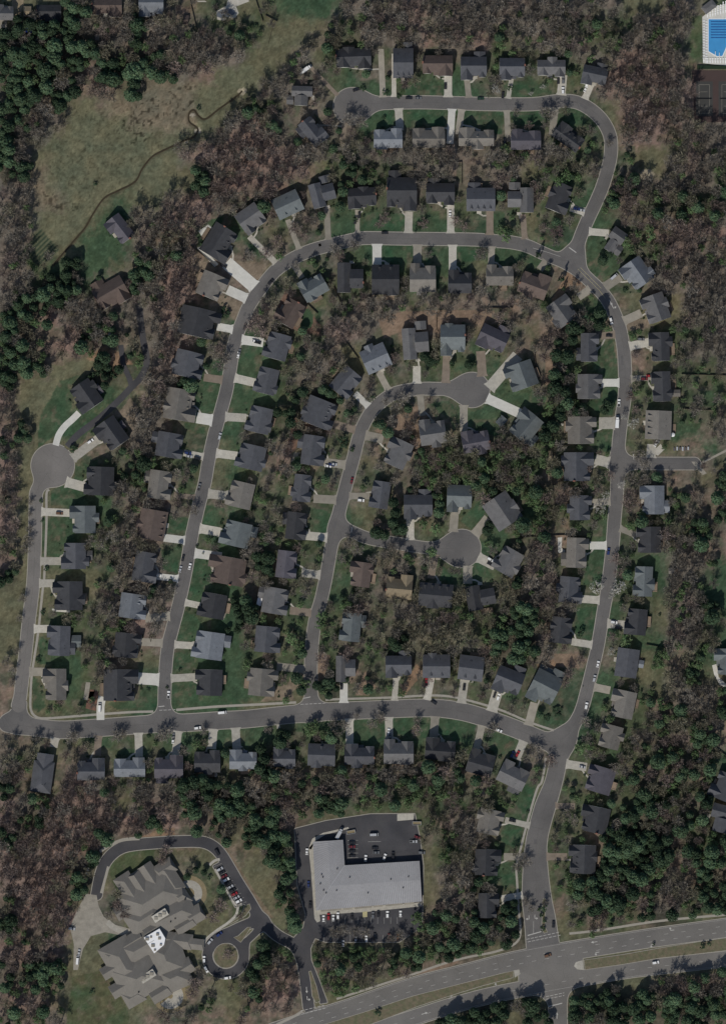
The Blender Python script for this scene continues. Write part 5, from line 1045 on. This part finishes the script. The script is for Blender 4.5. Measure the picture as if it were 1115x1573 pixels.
car(521.5,1279.5,28,'silver','silver box truck parked askew north of the shop building','truck')
for px, py, rz, lab in [(539,1278,80,'long grey waste skip beside the silver truck behind the shops'),(640,1264.5,90,'pale waste skip in the northeast corner of the shop car park')]:
    t = thing('waste_skip', (*P((px, py)), .05), math.radians(90-rz), lab, 'skip'); m = MB()
    m.add([(-2.4,-1,0),(2.4,-1,0),(2.4,1,0),(-2.4,1,0),(-3,-1.2,1.6),(3,-1.2,1.6),(3,1.2,1.6),(-3,1.2,1.6),(-2.8,-1.05,1.6),(2.8,-1.05,1.6),(2.8,1.05,1.6),(-2.8,1.05,1.6),(-2.8,-1.05,1.0),(2.8,-1.05,1.0),(2.8,1.05,1.0),(-2.8,1.05,1.0)],
      [(0,1,5,4),(1,2,6,5),(2,3,7,6),(3,0,4,7),(4,5,9,8),(5,6,10,9),(6,7,11,10),(7,4,8,11),(8,9,13,12),(9,10,14,13),(10,11,15,14),(11,8,12,15)]); m.obj('bin', MAT['car_silver'], t)
    m = MB(); m.add([(-2.8,-1.05,1.1),(2.8,-1.05,1.1),(2.8,1.05,1.1),(-2.8,1.05,1.1)], [(0,1,2,3)]); m.obj('rubbish', MAT['court_soil'], t)

# ------------------------------------------------------------------ trees
def attr_mesh(name, verts, faces3, tc, m, extra=None):
    """triangles plus a per-face colour attribute"""
    me_ = bpy.data.meshes.new(name); v = np.asarray(verts, np.float32); f = np.asarray(faces3, np.int32)
    me_.vertices.add(len(v)); me_.vertices.foreach_set('co', v.ravel()); quads_to_mesh(me_, f)
    a = me_.attributes.new('tc', 'FLOAT_COLOR', 'FACE'); a.data.foreach_set('color', np.concatenate([tc, np.ones((len(f), 2))], 1)[:, :4].astype(np.float32).ravel())
    me_.materials.append(m); return me_
def tube(V, F_, p0, p1, r0, r1, n=3):
    p0, p1 = np.array(p0, float), np.array(p1, float); d = p1-p0; d /= max(1e-6, np.linalg.norm(d)); a = np.cross(d, (0,0,1) if abs(d[2]) < .9 else (1,0,0)); a /= np.linalg.norm(a); b = np.cross(d, a); k = len(V)
    for p, r in ((p0, r0), (p1, r1)):
        for i in range(n): t = 2*math.pi*i/n; V.append(p+(a*math.cos(t)+b*math.sin(t))*r)
    for i in range(n): j = (i+1) % n; F_.append((k+i, k+j, k+n+j)); F_.append((k+i, k+n+j, k+n+i))
def bare_template(seed, R=1.0, H=1.0, nt=360, wide=.0135):
    """unit bare tree (crown radius 1, height 1 scaled later); returns trunk and crown arrays"""
    g = random.Random(seed); TV, TF = [], []; z0 = .32; lean = (g.uniform(-.08,.08), g.uniform(-.08,.08))
    tube(TV, TF, (0,0,-.01), (lean[0]*.5,lean[1]*.5,z0), .075, .05, 5); tube(TV, TF, (lean[0]*.5,lean[1]*.5,z0), (lean[0],lean[1],.72), .05, .018, 4)
    CV, CF, TC = [], [], []; tips = []
    n = g.randint(7, 9)
    for i in range(n):
        a = 2*math.pi*(i+g.uniform(-.35,.35))/n; zz = g.uniform(.26,.55); r = g.uniform(.5,.8); zt = g.uniform(.62,.9)
        b = np.array((lean[0]*zz, lean[1]*zz, zz)); e = np.array((lean[0]+r*math.cos(a), lean[1]+r*math.sin(a), zt)); m_ = (b+e)/2+np.array((0,0,.05))
        tube(TV, TF, b, m_, .030, .020); tube(TV, TF, m_, e, .020, .008); tips += [(m_, e), (b*.4+m_*.6, m_), (m_, e)]
    tips += [(np.array((0,0,.6)), np.array((lean[0], lean[1], .85)))]*4
    cl = [(g.uniform(-1,1), g.uniform(-1,1)) for _ in range(3)]
    for i in range(nt):
        p, q = g.choice(tips); t = g.uniform(.15,1.0); s = p+(q-p)*t; d = np.array((g.gauss(0,1), g.gauss(0,1), g.gauss(.35,.6))); out = np.array((s[0], s[1], .15)); d = d/np.linalg.norm(d)+out*.9; d /= np.linalg.norm(d)
        L_ = g.uniform(.22,.5); e = s+d*L_*np.array((1,1,.62)); rr = math.hypot(e[0], e[1])
        if rr > 1.05: e[:2] *= 1.05/rr
        e[2] = min(e[2], 1.0); u = np.cross(e-s, (g.gauss(0,1), g.gauss(0,1), g.gauss(0,.5))); u = u/max(1e-6, np.linalg.norm(u))*wide*g.uniform(.5,1); k = len(CV)
        mid = s+(e-s)*.55+np.array((g.gauss(0,.03), g.gauss(0,.03), 0)); CV += [s, mid+u, e, mid-u*.4]; CF += [(k,k+1,k+2), (k,k+2,k+3)]; c = (g.random(), g.random()); TC += [c, c]
    return TV, TF, CV, CF, TC
def clump_template(seed, nclump=26, nleaf=13, top='round', leaf=.16, z0=.38, dens=1.0, cmin=.16, cmax=.30, core=0):
    g = random.Random(seed); TV, TF = [], []; tube(TV, TF, (0,0,-.01), (0,0,.5), .06, .045, 5); tube(TV, TF, (0,0,.5), (0,0,.93), .045, .012, 4)
    CV, CF, TC = [], [], []; asym = [g.uniform(.70,1.08) for _ in range(7)]; asym.append(asym[0])
    for i in range(nclump):
        a = g.uniform(0, 2*math.pi); f = (i+.5)/nclump
        if top == 'cone': zz = .10+.88*f; r = (1-f)*.95*g.uniform(.55,1)
        else:
            zz = z0+(1-z0)*math.sqrt(g.random()); prof = math.sqrt(max(0, 1-((zz-(z0+.25))/(1.02-z0-.25))**2)) if zz > z0+.25 else .75+.25*(zz-z0)/.25; r = prof*.9*math.sqrt(g.uniform(.08,1))*(asym[int(a/(2*math.pi)*7) % 7]*(1-(a/(2*math.pi)*7) % 1)+asym[int(a/(2*math.pi)*7) % 7+1]*((a/(2*math.pi)*7) % 1))
        c = np.array((r*math.cos(a), r*math.sin(a), zz)); cr = g.uniform(cmin, cmax)*(.7 if top == 'cone' else 1); tint = g.random(); hue = g.random()
        if r > .3 and i % 3 == 0: tube(TV, TF, (0,0,max(.2,zz-.15)), c, .018, .006)
        for j in range(int(nleaf*dens)):
            d = np.array((g.gauss(0,1), g.gauss(0,1), g.gauss(.15,.7))); d /= np.linalg.norm(d); p = c+d*cr*g.uniform(.45,1)*np.array((1,1,.55)); n_ = d+np.array((g.gauss(0,.5), g.gauss(0,.5), .7)); n_ /= np.linalg.norm(n_)
            u = np.cross(n_, (g.gauss(0,1), g.gauss(0,1), g.gauss(0,1))); u /= max(1e-6, np.linalg.norm(u)); v = np.cross(n_, u); s = leaf*g.uniform(.6,1.15); k = len(CV)
            sq = np.array((1,1,.55)); CV += [p-u*s*sq, p+v*s*.7*sq, p+u*s*sq, p-v*s*.6*sq]; CF += [(k,k+1,k+2), (k,k+2,k+3)]; cc = (min(1, max(0, tint*.75+g.random()*.25)), hue); TC += [cc, cc]
    for j in range(core):                       # filling sprays between the clumps
        a = g.uniform(0, 2*math.pi); r = .92*math.sqrt(g.random()); p = np.array((r*math.cos(a), r*math.sin(a), z0+(1-z0)*(.25+.62*math.sqrt(max(0, 1-r*r))*g.uniform(.7,1))))
        q = g.uniform(0, 6.28); u = np.array((math.cos(q), math.sin(q), g.gauss(0,.25))); v = np.array((-math.sin(q), math.cos(q), g.gauss(0,.25))); s = leaf*g.uniform(.7,1.2); k = len(CV)
        CV += [p-u*s, p+v*s*.7, p+u*s, p-v*s*.6]; CF += [(k,k+1,k+2), (k,k+2,k+3)]; cc = (g.uniform(.2,.75), g.random()); TC += [cc, cc]
    return TV, TF, CV, CF, TC
NV = 5
TPL = {'bare': [bare_template(100+i) for i in range(NV)], 'pine': [clump_template(200+i, 62, 14, leaf=.12, cmin=.14, cmax=.25, z0=.26, core=340) for i in range(NV)], 'leaf': [clump_template(300+i, 34, 12, leaf=.115, z0=.3) for i in range(NV)],
       'cone': [clump_template(400+i, 34, 10, top='cone', leaf=.16) for i in range(3)], 'shrub': [clump_template(500+i, 16, 12, leaf=.2, z0=.1) for i in range(3)], 'blossom': [clump_template(600+i, 26, 8, leaf=.085, z0=.3) for i in range(3)]}
# kind: template, crown material, object name, words, category
KIND = {'g': ('bare','twig_grey','bare_tree','grey bare tree','tree'), 'r': ('bare','twig_red','bare_tree','reddish bare tree','tree'), 'b': ('bare','olive','budding_tree','olive budding tree','tree'),
        'p': ('pine','pine','pine_tree','blue green pine','tree'), 'k': ('pine','dark','evergreen_tree','dark evergreen','tree'), 'l': ('leaf','leaf','leafy_tree','light green tree','tree'),
        'c': ('cone','dark','conifer','dark pointed conifer','tree'), 's': ('shrub','dark','shrub','dark round shrub','shrub'), 'w': ('blossom','blossom','blossom_tree','white blossoming tree','tree'), 'i': ('blossom','pink','budding_redbud_tree','pinkish tree','tree')}
_tm = {}
def tree_meshes(kd, v):
    k = (kd, v)
    if k not in _tm:
        tp, mt, *_ = KIND[kd]; TV, TF, CV, CF, TC = TPL[tp][v % len(TPL[tp])]
        a = attr_mesh('trunk', TV, TF, np.full((len(TF), 2), .5), MAT['bark']); b = attr_mesh('crown', CV, CF, np.array(TC), MAT[mt]); _tm[k] = (a, b)
    return _tm[k]
TREES = []          # x, y, r, h, kind, explicit?
occ = {}
def clear(x, y, r):
    ci, cj = int(x//6), int(y//6)
    for a in (-1, 0, 1):
        for b in (-1, 0, 1):
            for (ox, oy, orr) in occ.get((ci+a, cj+b), ()):
                if (ox-x)**2+(oy-y)**2 < (.5*(r+orr))**2: return False
    return True
def put(x, y, r, h, kd, ex=False):
    TREES.append((x, y, r, h, kd, ex)); occ.setdefault((int(x//6), int(y//6)), []).append((x, y, r))
def T(kd, *pts, r=3.5, h=9):
    for q in pts: put(*P(q[:2]), (q[2]*S if len(q) > 2 else r), (q[3] if len(q) > 3 else h), kd, True)
T('p', (208,112,17,15),(37,662,9,9),(196,116,10,12)); T('r', (146,140,15,10),(270,110,16,12),(478,1062,0.1,1))
TREES.pop(); T('c', (138,578,6,7),(145,575,6,7),(152,573,6.5,8),(159,572,6.5,8),(166,573,6,7),(173,575,6,7),(178,579,5,6),(827,392,6,12),(862,430,6,14),(865,443,5,9),(395,1150,7,9))
T('k', (359,922,6,7),(362,932,7,8),(365,942,7,8),(368,952,7,8),(371,962,6,7),(365,968,6,6),(350,968,5,6),(604,772,9,14),(607,788,9,14),(603,803,9,13),(608,815,8,10),(578,818,11,12),(590,822,9,11),(402,1150,9,16),(406,1165,10,17),(400,1180,10,16),(408,1190,9,14),(457,668,8,10),(465,603,9,10),(455,615,8,9),(530,1043,7,6),(456,1042,10,9),(463,1060,9,8),(505,1050,11,9),(497,1058,9,8),(842,1500+70,8,10),(487,1053,8,8),(395,855,9,10),(398,870,8,9),(660,590-35,9,7),(652,548,9,8),(720,560,8,7),(748,815,9,8),(752,806,8,7),(935,622,9,10),(928,630,8,9),(236,905,8,9),(232,915,7,8),(925,400,9,8),(1022,1235,9,15),(935,390,7,7))
T('s', (641,350,8,4),(557,136,6,2.5),(592,142,6,2.2),(613,148,5,2),(349,482,8,4),(345,475,6,4),(590,180,4,2),(541,690,5,3),(572,612,5,3),(526,675,9,5),(528,684,7,5),(668,555,7,5),(727,561,6,4),(770,640,5,3),(228,1059,4,1.8),(257,1056,3,1.6),(67,941,5,2.5),(60,1014,6,3),(895,1054,1,1),(855,1094,10,3),(840,1102,7,2),(782,136,5,3),(100,1140,3,2),(51,1138,4,2),(64,770,4,2),(65,800,3,2),(72,873,5,2),(112,690,7,4),(117,688,5,3),(892,970,6,5),(890,976,5,4),(340,805,3,2),(303,839,3,2),(312,850,2,2),(262,893,5,3),(330,870,5,4),(545,338,5,3),(1003,1450,3,2.5),(1078,1453,5,4),(1088,1450,4,3),(580,1556,6,4),(831,1406,4,3),(836,1414,4,3),(833,1426,5,3),(829,1397,5,4),(836,1395,6,6))
T('w', (763,137,12,7),(922,781,12,8),(930,760,9,7),(915,903,14,8),(950,902,16,9),(940,915,10,8),(970,650,12,8),(958,640,8,7),(833,135,7,4),(896,115,6,4),(953,745,9,7),(815,143,6,3.5),(938,1000,9,7)); T('i', (858,352,13,7),(848,358,10,6),(325,890,9,6),(660,1088-45,7,5))
T('l', (770,355,11,8),(776,366,9,7),(663,800+48,11,9),(668,812,12,9),(650,806,9,8),(625,855,9,7),(630,862,9,7),(448,980,12,9),(458,990,11,9),(494,945,11,9),(492,960,11,9),(500,1060,10,8),(470,1050,10,8),(482,1115,13,9),(475,1122,11,8),(440,1076,8,7),(430,395,9,7),(960,985,12,7),(890,1150,11,8),(905,1145,9,7),(301,1143,9,7),(310,1148,7,6),(960,372,12,8),(970,385,10,8),(985,790,10,7),(860,280,12,9),(870,270,11,9),(905,1225,9,7),(1070,1020,11,9),(640,1410,12,9),(650,1425,11,9))
# bare street trees whose shade falls on the carriageways
T('g', (535,185,15,12),(556,188,13,10),(845,175,15,10),(833,172,10,9),(792,172,9,7),(514,384,14,10),(545,378,12,10),(657,390,9,7),(742,388,12,9),(735,394,10,8),(455,408,9,7),(935,220,8,7),(112,1134,13,10),(118,1128,9,8),(180,1132,13,9),(190,1127,9,8),(255,1126,16,10),(245,1130,11,8),(313,1123,9,7),(412,1120,9,7),(515,1112,14,9),(530,1115,12,9),(548,1100,7,6),(584,1100,12,9),(572,1112,10,8),(640,1106,9,7),(760,1116,11,8),(752,1124,10,8),(825,1152,13,8),(815,1146,9,7),(536,832,14,10),(548,845,12,9),(525,858,11,9),(602,842,11,9),(590,850,12,9),(650,862,12,9),(662,868,10,8),(620,612,14,10),(608,622,12,9),(592,616,9,8),(980,700,14,9),(990,715,12,9),(965,735,13,9),(345,550,13,9),(338,562,13,9),(330,545,11,8),(265,905,10,8),(258,915,11,8),(272,730,11,8),(300,785,10,8),(48,770,7,5),(47,790,6,5),(44,830,12,8),(40,845,10,7),(46,812,8,6),(36,920,9,7),(32,950,8,6),(28,1000,9,7),(22,1030,9,7),(20,1050,8,6),(470,520,9,7),(805,1322,14,9),(795,1332,12,8),(808,1385,10,7),(815,1395,8,6),(836,1385,8,7),(513,1430,12,9),(527,1428,13,9),(545,1430,12,9),(563,1432,11,8),(615,1435,11,9),(600,1442,9,7),(905,1160,11,7),(900,1110,13,8),(915,1118,11,8),(880,1260,11,8),(870,1250,9,7))
T('r', (425,372,13,9),(452,352,14,9),(465,362,12,9),(410,390,13,9),(385,500,15,9),(402,512,15,9),(398,490,12,8),(650,345,11,7),(590,335,11,8),(582,345,9,7),(700,340,11,7),(712,350,9,7),(530,1008,13,9),(492,1010,12,9),(500,1025,10,8),(585,1106,8,7),(640,1120,11,7),(845,1168,13,7),(900,720,10,7),(935,730,11,8),(340,1390,13,9),(327,1408,13,9),(300,1510,14,10),(296,1525,12,9),(350,1466,11,5),(335,1385,9,7),(370,1570,12,9),(975,545,9,6),(968,610,11,7),(975,630,9,6),(960,770,11,7),(965,780,10,7),(945,860,12,8),(950,880,11,8),(835,350,10,7),(248,1320,11,8),(190,1400,13,8),(180,1390,11,8),(255,1305,12,9))
MIX = {'a': (4.0, 'gggggrbgl'), 'r': (3.8, 'rrrrrggb'), 'p': (4.6, 'ppppppkglb'), 'm': (4.8, 'pppgrrgbll'), 'y': (3.6, 'ggrrgbp'), 'Y': (3.8, 'ggrgblllpsb'), 'k': (4.6, 'kkkpg'), 'b': (4.4, 'bbbbg'), 'G': (4.6, 'lllbbgpr'), 'd': (.35, 'grr'), 'l': (.12, 'gls'), 's': (.04, 'gs'), 'o': (.02, 's'), 't': (.0, 's')}
road_all = np.minimum(np.minimum(F_res, F_old), np.minimum(F_art, F_lot)); F_alld = np.minimum(F_drive, road_all+0)
LAWN = [poly for c, poly in PATCH if c in (GRN, DKG, TAN)]
_lb = [(min(q[0] for q in p), max(q[0] for q in p), min(q[1] for q in p), max(q[1] for q in p), p) for p in LAWN]
def on_lawn(px, py):
    for x0, x1, y0, y1, p in _lb:
        if x0 < px < x1 and y0 < py < y1 and inpoly(np.array([px]), np.array([py]), p)[0]: return True
    return False
g = random.Random(5)
for j in range(63):
    for i in range(45):
        ch = KEYS[CI[j, i]]; den, mix = MIX[ch]; n = int(den)+(g.random() < den-int(den))
        for k in range(n*3):
            if k >= n and ch not in 'arpmkbG': break
            px, py = (i+g.random())*25, (j+g.random())*25
            if px > 1122: continue
            kd = g.choice(mix); wood = ch in 'arpmkbG'
            if kd in 'pk': r = g.uniform(2.4, 6.0)*(1 if wood else .85); h = 4.5+r*g.uniform(1.6, 2.3)
            elif kd == 's': r = g.uniform(1.1, 2.2); h = r*1.3
            elif kd == 'l': r = g.uniform(2.6, 4.3); h = g.uniform(7, 12)
            else: r = g.uniform(3.4, 6.6); h = 5+r*g.uniform(1.4, 2.2)
            if not wood and kd != 's': r *= .84; h *= .64
            x, y = P((px, py))
            if not clear(x, y, r) or in_house(x, y, .3+r*(.5 if kd in 'pkls' else .22)) or at(road_all, x, y) < .8+r*(.5 if wood else .25) or at(F_drive, x, y) < .4+r*.30 or at(F_creek, x, y) < 2: continue
            if not wood and on_lawn(px, py): continue
            if 1060 < px and py < 190: continue
            if wood and (250 <= px <= 320 or 160 <= px <= 260) and 1310 < py < 1545: continue
            put(x, y, r, h, kd)
# clipped shrubs along the house fronts
for r_ in HOUSES:
    th = math.radians(r_[4]); c = P((r_[0], r_[1]))
    for k in range(g.randint(3, 7)):
        u = g.uniform(-.5, .5)*r_[2]*S; v = g.choice((1, 1, 1, -1))*(r_[3]*S/2+g.uniform(.5, 1.6)); x = c[0]+u*math.cos(th)+v*math.sin(th); y = c[1]-u*math.sin(th)+v*math.cos(th); r = g.uniform(.6, 1.15)
        if in_house(x, y, .2) or at(F_drive, x, y) < .6 or at(road_all, x, y) < 2: continue
        put(x, y, r, r*1.2, 's')
# the two longest lists keep 300 individuals each; the rest is one mass per kind
by = {}
for t in TREES: by.setdefault(KIND[t[4]][2], []).append(t)
def zone(px, py):
    if px < 1115 and py < 110 and px > 430 and px < 900: return 'in the woods behind the top street'
    if py < 420 and px > 890: return 'in the woods beside the tennis court'
    if py < 150 and px < 440: return 'in the woods along the north edge of the meadow'
    if px < 110 and py < 420: return 'in the woods west of the creek meadow'
    if px < 440 and py < 340: return 'in the woods between the meadow creek and the second street'
    if px < 260 and py < 620: return 'in the woods around the low brown farmhouse'
    if px < 70 and py < 1120: return 'in the strip of woods beyond the far west street'
    if px > 1000 and py < 800: return 'in the woods behind the loop road houses'
    if px > 950 and py < 1420: return 'in the woods along the east edge'
    if py > 1420 and px > 640: return 'along the divided highway'
    if py > 1190 and px < 110: return 'in the woods west of the gravel yard'
    if py > 1190 and px < 450: return 'in the woods round the care home drive'
    if py > 1180: return 'in the woods round the shop car park'
    return 'in the wooded back yards inside the loop road'
_tl = {}
def tree_label(t):
    x, y, r, h, kd, ex = t; px, py = x/S+557.5, 786.5-y/S; (hx, hy), ph = near_house(x, y); words_ = KIND[kd][3]
    if math.hypot(hx-x, hy-y) > 24: return '%s %s' % (words_, zone(px, py))
    return '%s %s of the %s' % (words_, direction(hx, hy, x, y), ph)
def score(t):
    x, y, r, h, kd, ex = t; px, py = x/S+557.5, 786.5-y/S
    return r+(3 if ex else 0)+(1.2 if cover_char(px, py) not in 'arpmkbG' else 0)-(9 if not (6 < px < 1109 and 6 < py < 1567) else 0)
def place(t, vi, lab):
    x, y, r, h, kd, ex = t; root = thing(KIND[kd][2], (x, y, 0), random.random()*6.28, lab, KIND[kd][4], {'tree': KIND[kd][3]+'s', 'shrub': 'dark shrubs in the yards'}[KIND[kd][4]])
    root.scale = (r, r, h)
    for n, me_ in zip(('trunk', 'crown'), tree_meshes(kd, vi)):
        o = bpy.data.objects.new(n, me_); C.objects.link(o); o.parent = root
rest = {}; picked = []
for nm, ts in by.items():
    ts.sort(key=score, reverse=True); picked += ts[:300]
    if ts[300:]: rest[nm] = ts[300:]
cnt = {}
for t in picked: cnt.setdefault(tree_label(t), []).append(t)
SZ = ['largest', 'big', 'medium', 'small', 'smallest']
for lab, ts in cnt.items():
    ts.sort(key=lambda t: -t[2]); wz = ' in the woods' in lab or ' in the wooded' in lab or 'strip of' in lab or 'along the' in lab
    for k, t in enumerate(ts):
        l = lab
        if len(ts) == 2 and not wz: l = ('wider ' if k == 0 else 'narrower ')+lab
        elif 2 < len(ts) <= 5 and not wz: l = (SZ[k] if k < len(ts)-1 else 'smallest')+' '+lab
        place(t, random.randrange(NV), l)
def mass(nm, ts):
    """all further trees of a kind: one mesh, per-tree shade kept in the mesh"""
    mats = []; VV, FF, TT, MI = [], [], [], []; nv = 0; R = np.random.default_rng(3)
    def mi(m):
        if m not in mats: mats.append(m)
        return mats.index(m)
    for t in ts:
        x, y, r, h, kd, ex = t; tp, mt, *_ = KIND[kd]; TV, TF, CV, CF, TC = TPL[tp][random.randrange(len(TPL[tp]))]; a = random.random()*6.283; c, s = math.cos(a), math.sin(a)
        hs_ = R.random(); vs_ = R.uniform(.7, 1.25)
        for V_, F_, tc, m in ((TV, TF, np.full((len(TF), 2), .5), MAT['bark']), (CV, CF, np.array(TC), MAT[mt])):
            v = np.asarray(V_); o = np.stack([(v[:,0]*c-v[:,1]*s)*r+x, (v[:,0]*s+v[:,1]*c)*r+y, v[:,2]*h], 1); VV.append(o); FF.append(np.asarray(F_)+nv); nv += len(o)
            q = np.array(tc, float); q[:,0] = np.clip((q[:,0]*.9+.55)*vs_/.9-.61, -.4, 1.4); q[:,1] = (q[:,1]+hs_) % 1; TT.append(q); MI.append(np.full(len(F_), mi(m)))
    me_ = attr_mesh(nm, np.concatenate(VV), np.concatenate(FF), np.concatenate(TT), mats[0])
    for m in mats[1:]: me_.materials.append(m)
    me_.polygons.foreach_set('material_index', np.concatenate(MI).astype(np.int32)); tag(link(nm, me_), kind='stuff')
for nm, ts in rest.items(): mass(nm+'s_in_the_woods', ts)
print('TREES', {k: len(v) for k, v in by.items()}, 'rest', {k: len(v) for k, v in rest.items()}, 'houses', len(HOUSES), 'objects', len(bpy.data.objects))
